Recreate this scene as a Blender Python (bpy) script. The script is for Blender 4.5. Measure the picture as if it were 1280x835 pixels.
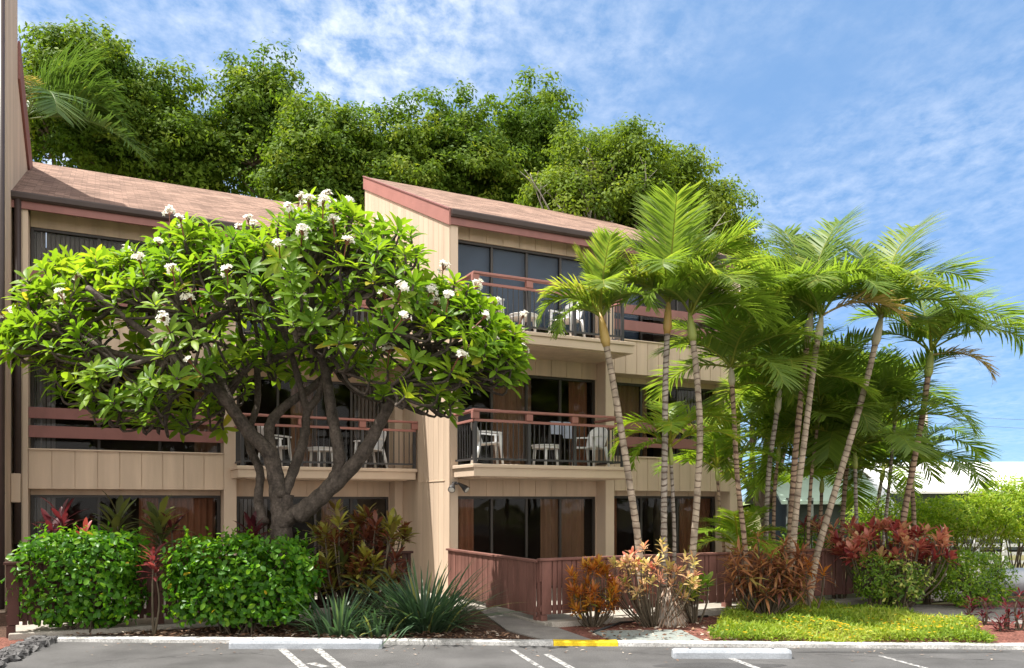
import bpy, math, random
import numpy as np
from mathutils import Vector

for _o in list(bpy.data.objects):
    bpy.data.objects.remove(_o)
SC = bpy.context.scene
COL = SC.collection
R = math.radians
random.seed(7)
RNG = np.random.default_rng(11)

# ------------------------------------------------------------------ camera
F, CX, HY, CAMZ = 1030.0, 640.0, 628.0, 2.0
cam = bpy.data.cameras.new('camera')
cam.sensor_width = 36.0
cam.lens = F / 1280.0 * 36.0
cam.shift_y = (HY - 417.5) / 1280.0
cam.clip_end = 3000
cob = bpy.data.objects.new('camera', cam)
cob.location = (0, 0, CAMZ)
cob.rotation_euler = (R(90), 0, 0)
COL.objects.link(cob)
SC.camera = cob

# ------------------------------------------------------------------ sky, sun, exposure
SUN_EL, SUN_AZ = R(66), R(266)          # azimuth clockwise from +Y
world = bpy.data.worlds.new('World')
SC.world = world
world.use_nodes = True
nt = world.node_tree
for n in list(nt.nodes):
    nt.nodes.remove(n)


def nd(t, kind, **kw):
    n = t.nodes.new(kind)
    for k, v in kw.items():
        setattr(n, k, v)
    return n


def sky_world():
    L = nt.links.new
    out = nd(nt, 'ShaderNodeOutputWorld')
    bg = nd(nt, 'ShaderNodeBackground')
    bg.inputs['Strength'].default_value = 0.115
    sky = nd(nt, 'ShaderNodeTexSky', sky_type='NISHITA', sun_disc=False)
    sky.sun_elevation = SUN_EL
    sky.sun_rotation = SUN_AZ
    sky.air_density = 0.85
    sky.dust_density = 0.05
    sky.ozone_density = 3.2
    sky.altitude = 1500
    tc = nd(nt, 'ShaderNodeTexCoord')
    sep = nd(nt, 'ShaderNodeSeparateXYZ')
    L(tc.outputs['Generated'], sep.inputs[0])
    zz = nd(nt, 'ShaderNodeMath', operation='ADD'); zz.inputs[1].default_value = 0.10
    L(sep.outputs['Z'], zz.inputs[0])
    zm = nd(nt, 'ShaderNodeMath', operation='MAXIMUM'); zm.inputs[1].default_value = 0.05
    L(zz.outputs[0], zm.inputs[0])
    dx = nd(nt, 'ShaderNodeMath', operation='DIVIDE'); L(sep.outputs['X'], dx.inputs[0]); L(zm.outputs[0], dx.inputs[1])
    dy = nd(nt, 'ShaderNodeMath', operation='DIVIDE'); L(sep.outputs['Y'], dy.inputs[0]); L(zm.outputs[0], dy.inputs[1])
    cmb = nd(nt, 'ShaderNodeCombineXYZ'); L(dx.outputs[0], cmb.inputs[0]); L(dy.outputs[0], cmb.inputs[1])
    mp = nd(nt, 'ShaderNodeMapping'); mp.inputs['Rotation'].default_value = (0, 0, R(-12)); mp.inputs['Scale'].default_value = (1.0, 0.74, 1)
    L(cmb.outputs[0], mp.inputs[0])
    n1 = nd(nt, 'ShaderNodeTexNoise'); n1.inputs['Scale'].default_value = 17.0; n1.inputs['Detail'].default_value = 6.0
    n1.inputs['Roughness'].default_value = 0.64; n1.inputs['Distortion'].default_value = 0.12
    L(mp.outputs[0], n1.inputs['Vector'])
    n2 = nd(nt, 'ShaderNodeTexNoise'); n2.inputs['Scale'].default_value = 1.5; n2.inputs['Detail'].default_value = 5.0
    L(mp.outputs[0], n2.inputs['Vector'])
    r1 = nd(nt, 'ShaderNodeMapRange'); r1.inputs[1].default_value = 0.34; r1.inputs[2].default_value = 0.72
    L(n1.outputs[0], r1.inputs[0])
    r2 = nd(nt, 'ShaderNodeMapRange'); r2.inputs[1].default_value = 0.33; r2.inputs[2].default_value = 0.64
    L(n2.outputs[0], r2.inputs[0])
    mu = nd(nt, 'ShaderNodeMath', operation='MULTIPLY'); L(r1.outputs[0], mu.inputs[0]); L(r2.outputs[0], mu.inputs[1])
    # the cloud bank lies to the west (left) and thins to the east
    bank = nd(nt, 'ShaderNodeMapRange'); bank.inputs[1].default_value = 0.62; bank.inputs[2].default_value = -0.35
    bank.inputs[3].default_value = 0.07; bank.inputs[4].default_value = 0.72
    L(sep.outputs['X'], bank.inputs[0])
    mu2 = nd(nt, 'ShaderNodeMath', operation='MULTIPLY'); L(mu.outputs[0], mu2.inputs[0]); L(bank.outputs[0], mu2.inputs[1])
    # unseen bright cloud added over the southern half to fill the shade
    fill_cloud = nd(nt, 'ShaderNodeMapRange'); fill_cloud.inputs[1].default_value = 0.35; fill_cloud.inputs[2].default_value = -0.25
    fill_cloud.inputs[3].default_value = 0.03; fill_cloud.inputs[4].default_value = 1.0
    L(sep.outputs['Y'], fill_cloud.inputs[0])
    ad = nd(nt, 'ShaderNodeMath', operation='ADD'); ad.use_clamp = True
    L(mu2.outputs[0], ad.inputs[0]); L(fill_cloud.outputs[0], ad.inputs[1])
    tint = nd(nt, 'ShaderNodeMix', data_type='RGBA', blend_type='MULTIPLY'); tint.inputs[0].default_value = 1.0
    L(sky.outputs[0], tint.inputs[6]); tint.inputs[7].default_value = (0.70, 0.90, 1.04, 1)
    mx = nd(nt, 'ShaderNodeMix', data_type='RGBA')
    even = nd(nt, 'ShaderNodeMix', data_type='RGBA'); even.inputs[0].default_value = 0.72
    L(tint.outputs[2], even.inputs[6]); even.inputs[7].default_value = (0.78, 1.62, 2.95, 1)
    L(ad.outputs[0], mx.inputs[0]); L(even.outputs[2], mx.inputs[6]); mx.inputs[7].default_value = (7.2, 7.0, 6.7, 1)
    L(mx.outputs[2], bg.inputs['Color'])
    L(bg.outputs[0], out.inputs[0])


sky_world()
sun = bpy.data.lights.new('sun', 'SUN')
sun.energy = 4.2
sun.angle = R(0.53)
sun.color = (1.0, 0.955, 0.88)
sob = bpy.data.objects.new('sun', sun)
sdir = Vector((math.sin(SUN_AZ) * math.cos(SUN_EL), math.cos(SUN_AZ) * math.cos(SUN_EL), math.sin(SUN_EL)))
sob.rotation_euler = sdir.to_track_quat('Z', 'Y').to_euler()
sob.location = (-20, 0, 40)
COL.objects.link(sob)
vs = SC.view_settings
vs.view_transform = 'Standard'
vs.look = 'None'
vs.gamma = 1
vs.use_curve_mapping = False
vs.exposure = 1.25
SC.render.engine = 'CYCLES'
SC.cycles.max_bounces = 8
SC.cycles.transparent_max_bounces = 12
SC.cycles.use_denoising = True

# ------------------------------------------------------------------ frames
# building frame: u runs along the facade (to the right, away), v runs into the building
UV_U = np.array([0.8944, 0.4472]); UV_V = np.array([-0.4472, 0.8944]); UV_O = np.array([-1.27, 16.69])


def P(u, v, z):
    q = UV_O + u * UV_U + v * UV_V
    return (float(q[0]), float(q[1]), float(z))


def W(px, py, Y):
    """photo pixel at distance Y (metres in front of the camera) -> world point"""
    return np.array([(px - CX) / F * Y, Y, CAMZ + (HY - py) * Y / F])


def GX(px, Y):
    return (px - CX) / F * Y


def uat(px, v):
    k = (px - CX) / F
    b = UV_O + v * UV_V
    return (k * b[1] - b[0]) / (UV_U[0] - k * UV_U[1])


# ------------------------------------------------------------------ materials
def new_mat(name):
    m = bpy.data.materials.new(name)
    m.use_nodes = True
    t = m.node_tree
    for n in list(t.nodes):
        t.nodes.remove(n)
    out = nd(t, 'ShaderNodeOutputMaterial')
    return m, t, out


def surf(name, col, rough=0.6, var=0.18, scale=3.0, stretch=(1, 1, 1), bump=0.1, bscale=60.0, spec=0.3, metal=0.0, col2=None, speck=0.0, dist=0.01):
    """a plain material: base colour broken up by two noises, with a fine bump"""
    m, t, out = new_mat(name)
    L = t.links.new
    b = nd(t, 'ShaderNodeBsdfPrincipled')
    b.inputs['Roughness'].default_value = rough
    b.inputs['Specular IOR Level'].default_value = spec
    b.inputs['Metallic'].default_value = metal
    tc = nd(t, 'ShaderNodeTexCoord')
    mp = nd(t, 'ShaderNodeMapping'); mp.inputs['Scale'].default_value = stretch
    L(tc.outputs['Object'], mp.inputs[0])
    n1 = nd(t, 'ShaderNodeTexNoise'); n1.inputs['Scale'].default_value = scale; n1.inputs['Detail'].default_value = 6; n1.inputs['Roughness'].default_value = 0.62
    L(mp.outputs[0], n1.inputs['Vector'])
    cr = nd(t, 'ShaderNodeValToRGB')
    c2 = col2 if col2 else tuple(c * (1 + var) for c in col)
    c1 = tuple(c * (1 - var) for c in col)
    cr.color_ramp.elements[0].position = 0.3; cr.color_ramp.elements[0].color = (*c1, 1)
    cr.color_ramp.elements[1].position = 0.7; cr.color_ramp.elements[1].color = (*c2, 1)
    L(n1.outputs[0], cr.inputs[0])
    n2 = nd(t, 'ShaderNodeTexNoise'); n2.inputs['Scale'].default_value = bscale; n2.inputs['Detail'].default_value = 3
    L(tc.outputs['Object'], n2.inputs['Vector'])
    colout = cr.outputs[0]
    if speck:
        mr = nd(t, 'ShaderNodeMapRange'); mr.inputs[1].default_value = 0.35; mr.inputs[2].default_value = 0.65
        mr.inputs[3].default_value = 1 - speck; mr.inputs[4].default_value = 1 + speck
        L(n2.outputs[0], mr.inputs[0])
        mm = nd(t, 'ShaderNodeMix', data_type='RGBA', blend_type='MULTIPLY'); mm.inputs[0].default_value = 1
        L(cr.outputs[0], mm.inputs[6]); L(mr.outputs[0], mm.inputs[7])
        colout = mm.outputs[2]
    L(colout, b.inputs['Base Color'])
    if bump:
        bp = nd(t, 'ShaderNodeBump'); bp.inputs['Strength'].default_value = bump; bp.inputs['Distance'].default_value = dist
        L(n2.outputs[0], bp.inputs['Height']); L(bp.outputs[0], b.inputs['Normal'])
    L(b.outputs[0], out.inputs[0])
    return m


def leafmat(name, ramp, trans=0.45, rough=0.5, spec=0.22, tcol=(1.5, 1.45, 0.6)):
    """leaf: tint attribute -> colour, reflected and let through"""
    m, t, out = new_mat(name)
    L = t.links.new
    at = nd(t, 'ShaderNodeAttribute', attribute_name='tint')
    cr = nd(t, 'ShaderNodeValToRGB')
    el = cr.color_ramp.elements
    while len(el) < len(ramp):
        el.new(0.5)
    for e, (p, c) in zip(el, ramp):
        e.position = p; e.color = (*c, 1)
    L(at.outputs['Fac'], cr.inputs[0])
    b = nd(t, 'ShaderNodeBsdfPrincipled')
    b.inputs['Roughness'].default_value = rough
    b.inputs['Specular IOR Level'].default_value = spec
    L(cr.outputs[0], b.inputs['Base Color'])
    tr = nd(t, 'ShaderNodeBsdfTranslucent')
    mu = nd(t, 'ShaderNodeMix', data_type='RGBA', blend_type='MULTIPLY'); mu.inputs[0].default_value = 1
    L(cr.outputs[0], mu.inputs[6]); mu.inputs[7].default_value = (*tcol, 1)
    L(mu.outputs[2], tr.inputs[0])
    mx = nd(t, 'ShaderNodeMixShader'); mx.inputs[0].default_value = trans
    L(b.outputs[0], mx.inputs[1]); L(tr.outputs[0], mx.inputs[2])
    L(mx.outputs[0], out.inputs[0])
    return m


def glass_mat(name, tint=(0.8, 0.8, 0.8), refl=0.0):
    m, t, out = new_mat(name)
    L = t.links.new
    tr = nd(t, 'ShaderNodeBsdfTransparent'); tr.inputs[0].default_value = (*tint, 1)
    gl = nd(t, 'ShaderNodeBsdfGlossy'); gl.inputs['Roughness'].default_value = 0.02
    tcn = nd(t, 'ShaderNodeTexCoord')
    nz = nd(t, 'ShaderNodeTexNoise'); nz.inputs['Scale'].default_value = 1.4
    L(tcn.outputs['Object'], nz.inputs['Vector'])
    bp = nd(t, 'ShaderNodeBump'); bp.inputs['Strength'].default_value = 0.06; bp.inputs['Distance'].default_value = 0.1
    L(nz.outputs[0], bp.inputs['Height']); L(bp.outputs[0], gl.inputs['Normal'])
    fr = nd(t, 'ShaderNodeFresnel'); fr.inputs[0].default_value = 1.22
    ad = nd(t, 'ShaderNodeMath', operation='ADD', use_clamp=True); ad.inputs[1].default_value = refl
    L(fr.outputs[0], ad.inputs[0])
    mx = nd(t, 'ShaderNodeMixShader'); L(ad.outputs[0], mx.inputs[0]); L(tr.outputs[0], mx.inputs[1]); L(gl.outputs[0], mx.inputs[2])
    L(mx.outputs[0], out.inputs[0])
    return m


def shingle_mat():
    m, t, out = new_mat('roof_shingles')
    L = t.links.new
    geo = nd(t, 'ShaderNodeNewGeometry')
    du = nd(t, 'ShaderNodeVectorMath', operation='DOT_PRODUCT'); du.inputs[1].default_value = (*UV_U, 0)
    dv = nd(t, 'ShaderNodeVectorMath', operation='DOT_PRODUCT'); dv.inputs[1].default_value = (UV_V[0] * 0.908, UV_V[1] * 0.908, 0.418)
    L(geo.outputs['Position'], du.inputs[0]); L(geo.outputs['Position'], dv.inputs[0])
    cb = nd(t, 'ShaderNodeCombineXYZ'); L(du.outputs['Value'], cb.inputs[0]); L(dv.outputs['Value'], cb.inputs[1])
    br = nd(t, 'ShaderNodeTexBrick')
    br.inputs['Scale'].default_value = 1.0
    br.inputs['Brick Width'].default_value = 0.27; br.inputs['Row Height'].default_value = 0.13
    br.inputs['Mortar Size'].default_value = 0.004; br.inputs['Mortar Smooth'].default_value = 0.3
    br.inputs['Color1'].default_value = (0.15, 0.095, 0.072, 1); br.inputs['Color2'].default_value = (0.285, 0.185, 0.14, 1)
    br.inputs['Mortar'].default_value = (0.09, 0.058, 0.046, 1)
    br.offset_frequency = 2; br.offset = 0.37
    L(cb.outputs[0], br.inputs['Vector'])
    nz = nd(t, 'ShaderNodeTexNoise'); nz.inputs['Scale'].default_value = 1.1; nz.inputs['Detail'].default_value = 5
    L(cb.outputs[0], nz.inputs['Vector'])
    mr = nd(t, 'ShaderNodeMapRange'); mr.inputs[1].default_value = .3; mr.inputs[2].default_value = .7; mr.inputs[3].default_value = 0.8; mr.inputs[4].default_value = 1.2
    L(nz.outputs[0], mr.inputs[0])
    nf = nd(t, 'ShaderNodeTexNoise'); nf.inputs['Scale'].default_value = 45; nf.inputs['Detail'].default_value = 3
    L(cb.outputs[0], nf.inputs['Vector'])
    mr2 = nd(t, 'ShaderNodeMapRange'); mr2.inputs[1].default_value = .3; mr2.inputs[2].default_value = .7; mr2.inputs[3].default_value = 0.78; mr2.inputs[4].default_value = 1.22
    L(nf.outputs[0], mr2.inputs[0])
    mm = nd(t, 'ShaderNodeMix', data_type='RGBA', blend_type='MULTIPLY'); mm.inputs[0].default_value = 1
    L(br.outputs[0], mm.inputs[6]); L(mr.outputs[0], mm.inputs[7])
    m2 = nd(t, 'ShaderNodeMix', data_type='RGBA', blend_type='MULTIPLY'); m2.inputs[0].default_value = 1
    L(mm.outputs[2], m2.inputs[6]); L(mr2.outputs[0], m2.inputs[7])
    b = nd(t, 'ShaderNodeBsdfPrincipled'); b.inputs['Roughness'].default_value = 0.9; b.inputs['Specular IOR Level'].default_value = 0.15
    L(m2.outputs[2], b.inputs['Base Color'])
    bp = nd(t, 'ShaderNodeBump'); bp.inputs['Strength'].default_value = 0.6; bp.inputs['Distance'].default_value = 0.02
    inv = nd(t, 'ShaderNodeMath', operation='SUBTRACT'); inv.inputs[0].default_value = 1
    L(br.outputs['Fac'], inv.inputs[1])
    L(inv.outputs[0], bp.inputs['Height']); L(bp.outputs[0], b.inputs['Normal'])
    L(b.outputs[0], out.inputs[0])
    return m


def ring_mat(name, base, dark, spacing, duty=0.16):
    """palm trunk: pale bark with dark leaf-scar rings at uneven spacing"""
    m, t, out = new_mat(name)
    L = t.links.new
    at = nd(t, 'ShaderNodeAttribute', attribute_name='tint')      # metres along the trunk
    tc = nd(t, 'ShaderNodeTexCoord')
    nz = nd(t, 'ShaderNodeTexNoise'); nz.inputs['Scale'].default_value = 7; nz.inputs['Detail'].default_value = 5
    L(tc.outputs['Object'], nz.inputs['Vector'])
    wob = nd(t, 'ShaderNodeMath', operation='MULTIPLY_ADD'); wob.inputs[1].default_value = 0.05
    L(nz.outputs[0], wob.inputs[0]); L(at.outputs['Fac'], wob.inputs[2])
    nl = nd(t, 'ShaderNodeTexNoise'); nl.inputs['Scale'].default_value = 1.7; nl.inputs['Detail'].default_value = 2
    L(tc.outputs['Object'], nl.inputs['Vector'])
    wb2 = nd(t, 'ShaderNodeMath', operation='MULTIPLY_ADD'); wb2.inputs[1].default_value = 0.35
    L(nl.outputs[0], wb2.inputs[0]); L(wob.outputs[0], wb2.inputs[2])
    dv = nd(t, 'ShaderNodeMath', operation='DIVIDE'); dv.inputs[1].default_value = spacing
    L(wb2.outputs[0], dv.inputs[0])
    fr = nd(t, 'ShaderNodeMath', operation='FRACT'); L(dv.outputs[0], fr.inputs[0])
    lt = nd(t, 'ShaderNodeMapRange', interpolation_type='SMOOTHSTEP'); lt.inputs[1].default_value = duty; lt.inputs[2].default_value = duty + 0.12
    L(fr.outputs[0], lt.inputs[0])
    cr = nd(t, 'ShaderNodeValToRGB')
    cr.color_ramp.elements[0].position = 0.32; cr.color_ramp.elements[0].color = (*[c * 0.5 for c in base], 1)
    cr.color_ramp.elements[1].position = 0.62; cr.color_ramp.elements[1].color = (*base, 1)
    L(nz.outputs[0], cr.inputs[0])
    mx = nd(t, 'ShaderNodeMix', data_type='RGBA'); L(lt.outputs[0], mx.inputs[0])
    mx.inputs[6].default_value = (*dark, 1); L(cr.outputs[0], mx.inputs[7])
    b = nd(t, 'ShaderNodeBsdfPrincipled'); b.inputs['Roughness'].default_value = 0.8; b.inputs['Specular IOR Level'].default_value = 0.2
    L(mx.outputs[2], b.inputs['Base Color'])
    bp = nd(t, 'ShaderNodeBump'); bp.inputs['Strength'].default_value = 0.5; bp.inputs['Distance'].default_value = 0.012
    L(lt.outputs[0], bp.inputs['Height']); L(bp.outputs[0], b.inputs['Normal'])
    L(b.outputs[0], out.inputs[0])
    return m


M = {}
M['siding'] = surf('tan_painted_siding', (0.57, 0.44, 0.33), 0.62, 0.15, 3.0, (1, 1, 0.10), 0.25, 45, 0.25)
M['trim'] = surf('tan_painted_trim', (0.60, 0.47, 0.36), 0.55, 0.06, 2.2, (1, 1, 0.4), 0.15, 50, 0.3)
M['maroon'] = surf('maroon_paint', (0.25, 0.112, 0.10), 0.55, 0.14, 2.5, (1, 1, 0.5), 0.15, 55, 0.3)
M['rake'] = surf('faded_red_paint', (0.36, 0.165, 0.14), 0.6, 0.10, 2.0, (1, 1, 1), 0.15, 55, 0.25)
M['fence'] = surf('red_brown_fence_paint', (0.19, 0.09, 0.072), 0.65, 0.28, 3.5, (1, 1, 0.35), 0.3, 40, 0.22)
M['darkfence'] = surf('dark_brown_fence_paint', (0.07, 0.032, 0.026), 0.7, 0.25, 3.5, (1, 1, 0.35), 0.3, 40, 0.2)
M['gutter'] = surf('dark_brown_gutter', (0.05, 0.033, 0.03), 0.45, 0.15, 3, (1, 1, 1), 0.1, 40, 0.4)
M['steel'] = surf('dark_painted_steel', (0.045, 0.043, 0.045), 0.45, 0.2, 6, (1, 1, 1), 0.05, 60, 0.45)
M['bronze'] = surf('bronze_window_frame', (0.035, 0.028, 0.024), 0.4, 0.15, 5, (1, 1, 1), 0.05, 60, 0.45)
M['glass'] = glass_mat('tinted_window_glass')
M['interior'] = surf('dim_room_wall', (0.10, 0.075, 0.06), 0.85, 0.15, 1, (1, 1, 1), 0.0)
M['slab'] = surf('concrete_slab', (0.33, 0.29, 0.24), 0.85, 0.15, 2, (1, 1, 1), 0.2, 35)
M['curtain'] = surf('brown_curtain', (0.42, 0.25, 0.16), 0.85, 0.2, 3, (1, 1, 0.2), 0.1, 70, 0.1)
M['curtain_red'] = surf('russet_curtain', (0.42, 0.19, 0.11), 0.85, 0.2, 3, (1, 1, 0.2), 0.1, 70, 0.1)
M['blinds'] = surf('grey_vertical_blinds', (0.30, 0.27, 0.25), 0.7, 0.1, 3, (1, 1, 0.2), 0.05, 70, 0.2)
M['skyshade'] = surf('roller_shade_sky_reflection', (0.14, 0.20, 0.30), 0.7, 0.1, 2, (1, 1, 1), 0.05, 80, 0.2)  # roller shade whose blue also stands in for sky mirrored in the glass
M['shingle'] = shingle_mat()
M['plastic'] = surf('white_plastic', (0.78, 0.78, 0.78), 0.4, 0.03, 4, (1, 1, 1), 0.03, 50, 0.4)
M['bulb'] = surf('frosted_lamp_glass', (0.6, 0.58, 0.55), 0.2, 0.05, 9, (1, 1, 1), 0.0, 50, 0.5)
M['asphalt'] = surf('asphalt', (0.08, 0.078, 0.078), 0.9, 0.34, 0.9, (1, 1, 1), 0.5, 130, 0.2, speck=0.5, dist=0.006)
M['patch'] = surf('old_asphalt_patch', (0.06, 0.059, 0.06), 0.9, 0.2, 1.5, (1, 1, 1), 0.5, 130, 0.2, speck=0.4, dist=0.006)
M['soil'] = surf('dark_garden_soil', (0.075, 0.045, 0.033), 0.95, 0.35, 2.2, (1, 1, 1), 0.9, 28, 0.1, speck=0.4, dist=0.03)
M['redsoil'] = surf('red_cinder_mulch', (0.15, 0.065, 0.05), 0.95, 0.35, 2.2, (1, 1, 1), 0.9, 32, 0.1, speck=0.5, dist=0.03)
M['earth'] = surf('dry_earth_and_grass', (0.13, 0.12, 0.055), 0.95, 0.3, 0.3, (1, 1, 1), 0.5, 12, 0.1)
M['concrete'] = surf('worn_concrete', (0.34, 0.31, 0.27), 0.88, 0.22, 1.4, (1, 1, 1), 0.35, 60, 0.2, speck=0.15)
M['walk'] = surf('grey_concrete_walk', (0.20, 0.185, 0.17), 0.88, 0.25, 1.8, (1, 1, 1), 0.35, 70, 0.2, speck=0.25)
M['pad'] = surf('blue_grey_concrete', (0.20, 0.22, 0.205), 0.85, 0.15, 2, (1, 1, 1), 0.3, 60, 0.2, speck=0.15)
M['whitecurb'] = surf('white_painted_curb', (0.34, 0.335, 0.32), 0.8, 0.3, 2.2, (1, 1, 1), 0.5, 45, 0.2, col2=(0.60, 0.59, 0.575), speck=0.28)
M['yellow'] = surf('yellow_curb_paint', (0.72, 0.50, 0.02), 0.7, 0.12, 4, (1, 1, 1), 0.3, 45, 0.25, speck=0.12)
M['stop'] = surf('pale_blue_white_concrete', (0.30, 0.32, 0.35), 0.8, 0.14, 3, (1, 1, 1), 0.35, 50, 0.25, speck=0.1)
M['lava'] = surf('lava_rock', (0.05, 0.048, 0.05), 0.9, 0.5, 7, (1, 1, 1), 0.9, 25, 0.2, col2=(0.17, 0.165, 0.165), dist=0.03)
M['bark'] = surf('grey_plumeria_bark', (0.075, 0.06, 0.05), 0.85, 0.5, 9, (1, 1, 0.6), 0.7, 30, 0.2, dist=0.02, speck=0.25)
M['barkdark'] = surf('brown_tree_bark', (0.16, 0.125, 0.095), 0.9, 0.35, 6, (1, 1, 0.3), 0.6, 25, 0.15, dist=0.03)
M['stem'] = surf('greenish_brown_stem', (0.10, 0.08, 0.055), 0.8, 0.3, 9, (1, 1, 0.4), 0.3, 40, 0.2)
M['deadroot'] = surf('grey_dead_root_fibre', (0.30, 0.26, 0.22), 0.95, 0.4, 12, (1, 1, 0.3), 0.6, 40, 0.1)
M['petal'] = leafmat('white_petal', [(0.0, (0.90, 0.86, 0.74)), (1.0, (0.92, 0.90, 0.86))], 0.5, 0.5, 0.2, (1, 1, 1))
M['bud'] = leafmat('flower_stalk', [(0.0, (0.20, 0.07, 0.05)), (1.0, (0.30, 0.16, 0.08))], 0.1)
M['plum'] = leafmat('plumeria_leaf', [(0.0, (0.09, 0.19, 0.018)), (0.5, (0.17, 0.29, 0.026)), (0.85, (0.26, 0.36, 0.035)), (1.0, (0.40, 0.36, 0.05))], 0.52, 0.45, 0.25)
M['ficusA'] = leafmat('dark_tree_leaf', [(0.0, (0.06, 0.12, 0.016)), (0.6, (0.13, 0.205, 0.024)), (1.0, (0.23, 0.28, 0.04))], 0.45, 0.6, 0.12)
M['ficusB'] = leafmat('light_tree_leaf', [(0.0, (0.08, 0.14, 0.02)), (0.6, (0.16, 0.23, 0.028)), (1.0, (0.25, 0.30, 0.05))], 0.45, 0.6, 0.12)
M['twig'] = surf('pale_bare_twig', (0.33, 0.30, 0.26), 0.9, 0.2, 8, (1, 1, 1), 0.2, 30)
M['palmA'] = leafmat('palm_leaf_green', [(0.0, (0.095, 0.17, 0.03)), (0.6, (0.18, 0.27, 0.05)), (1.0, (0.36, 0.37, 0.08))], 0.55, 0.42, 0.3)
M['palmB'] = leafmat('palm_leaf_bright', [(0.0, (0.10, 0.20, 0.02)), (0.6, (0.20, 0.31, 0.03)), (1.0, (0.42, 0.38, 0.05))], 0.5, 0.38, 0.4)
M['palmdead'] = leafmat('palm_leaf_yellowed', [(0.0, (0.30, 0.22, 0.07)), (0.6, (0.42, 0.32, 0.10)), (1.0, (0.50, 0.40, 0.2))], 0.4, 0.5, 0.3, (1.2, 1.1, 0.8))
M['coco'] = leafmat('coconut_leaf', [(0.0, (0.05, 0.10, 0.03)), (0.6, (0.09, 0.16, 0.04)), (1.0, (0.22, 0.24, 0.07))], 0.35, 0.38, 0.4)
M['shaft_orange'] = surf('orange_crownshaft', (0.52, 0.27, 0.06), 0.5, 0.25, 4, (1, 1, 0.4), 0.1, 40, 0.35, col2=(0.45, 0.33, 0.12))
M['shaft_green'] = surf('green_crownshaft', (0.30, 0.34, 0.09), 0.5, 0.2, 4, (1, 1, 0.4), 0.1, 40, 0.35)
M['shaft_pale'] = surf('pale_crownshaft', (0.42, 0.38, 0.27), 0.5, 0.2, 4, (1, 1, 0.4), 0.1, 40, 0.35)
M['ring_pale'] = ring_mat('pale_ringed_palm_bark', (0.42, 0.34, 0.26), (0.14, 0.10, 0.075), 0.115, 0.10)
M['ring_grey'] = ring_mat('grey_ringed_palm_bark', (0.38, 0.33, 0.28), (0.12, 0.09, 0.075), 0.095, 0.2)
M['ring_brown'] = ring_mat('brown_ringed_palm_bark', (0.38, 0.27, 0.19), (0.10, 0.06, 0.045), 0.11, 0.22)
M['hedge'] = leafmat('hedge_leaf', [(0.0, (0.03, 0.11, 0.010)), (0.6, (0.085, 0.225, 0.014)), (0.97, (0.19, 0.35, 0.02)), (1.0, (0.5, 0.36, 0.03))], 0.45, 0.38, 0.28)
M['limeshrub'] = leafmat('lime_shrub_leaf', [(0.0, (0.15, 0.26, 0.02)), (0.6, (0.28, 0.40, 0.03)), (1.0, (0.42, 0.46, 0.06))], 0.5, 0.45, 0.3)
M['box'] = leafmat('clipped_hedge_leaf', [(0.0, (0.08, 0.17, 0.015)), (0.6, (0.17, 0.29, 0.02)), (1.0, (0.32, 0.40, 0.04))], 0.42, 0.4, 0.35)
M['strap'] = leafmat('strap_leaf', [(0.0, (0.045, 0.085, 0.05)), (0.7, (0.085, 0.15, 0.08)), (0.94, (0.14, 0.20, 0.09)), (1.0, (0.30, 0.30, 0.10))], 0.3, 0.4, 0.4, (1.2, 1.4, 0.7))
M['tired'] = leafmat('red_ti_leaf', [(0.0, (0.05, 0.012, 0.018)), (0.6, (0.115, 0.024, 0.03)), (1.0, (0.27, 0.08, 0.07))], 0.4, 0.4, 0.35, (1.5, 0.9, 0.8))
M['tigreen'] = leafmat('bronze_green_ti_leaf', [(0.0, (0.05, 0.03, 0.02)), (0.5, (0.07, 0.10, 0.03)), (1.0, (0.20, 0.22, 0.05))], 0.4, 0.4, 0.35, (1.4, 1.2, 0.7))
M['crotdark'] = leafmat('dark_croton_leaf', [(0.0, (0.09, 0.03, 0.02)), (0.35, (0.20, 0.06, 0.03)), (0.65, (0.15, 0.14, 0.03)), (1.0, (0.34, 0.33, 0.05))], 0.35, 0.36, 0.4, (1.4, 1.1, 0.7))
M['crotorange'] = leafmat('orange_croton_leaf', [(0.0, (0.28, 0.08, 0.02)), (0.5, (0.50, 0.20, 0.03)), (0.8, (0.52, 0.34, 0.05)), (1.0, (0.16, 0.20, 0.03))], 0.42, 0.38, 0.35, (1.3, 1.1, 0.6))
M['crotpale'] = leafmat('cream_and_pink_croton_leaf', [(0.0, (0.48, 0.16, 0.12)), (0.35, (0.60, 0.36, 0.24)), (0.7, (0.62, 0.50, 0.20)), (1.0, (0.26, 0.32, 0.05))], 0.42, 0.38, 0.35, (1.2, 1.1, 0.8))
M['crotrust'] = leafmat('rust_brown_leaf', [(0.0, (0.12, 0.04, 0.03)), (0.5, (0.27, 0.12, 0.06)), (0.85, (0.42, 0.20, 0.08)), (1.0, (0.28, 0.26, 0.07))], 0.38, 0.4, 0.35, (1.3, 1.0, 0.7))
M['crotred'] = leafmat('red_and_pink_croton_leaf', [(0.0, (0.20, 0.03, 0.035)), (0.35, (0.36, 0.08, 0.07)), (0.7, (0.54, 0.24, 0.16)), (1.0, (0.60, 0.42, 0.22))], 0.38, 0.36, 0.4, (1.3, 1.0, 0.8))
M['varieg'] = leafmat('variegated_shrub_leaf', [(0.0, (0.05, 0.12, 0.02)), (0.6, (0.14, 0.24, 0.03)), (1.0, (0.62, 0.60, 0.18))], 0.4, 0.4, 0.35)
M['olive'] = leafmat('olive_yellow_leaf', [(0.0, (0.12, 0.16, 0.02)), (0.6, (0.24, 0.26, 0.025)), (1.0, (0.36, 0.34, 0.05))], 0.45, 0.45, 0.3)
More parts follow.
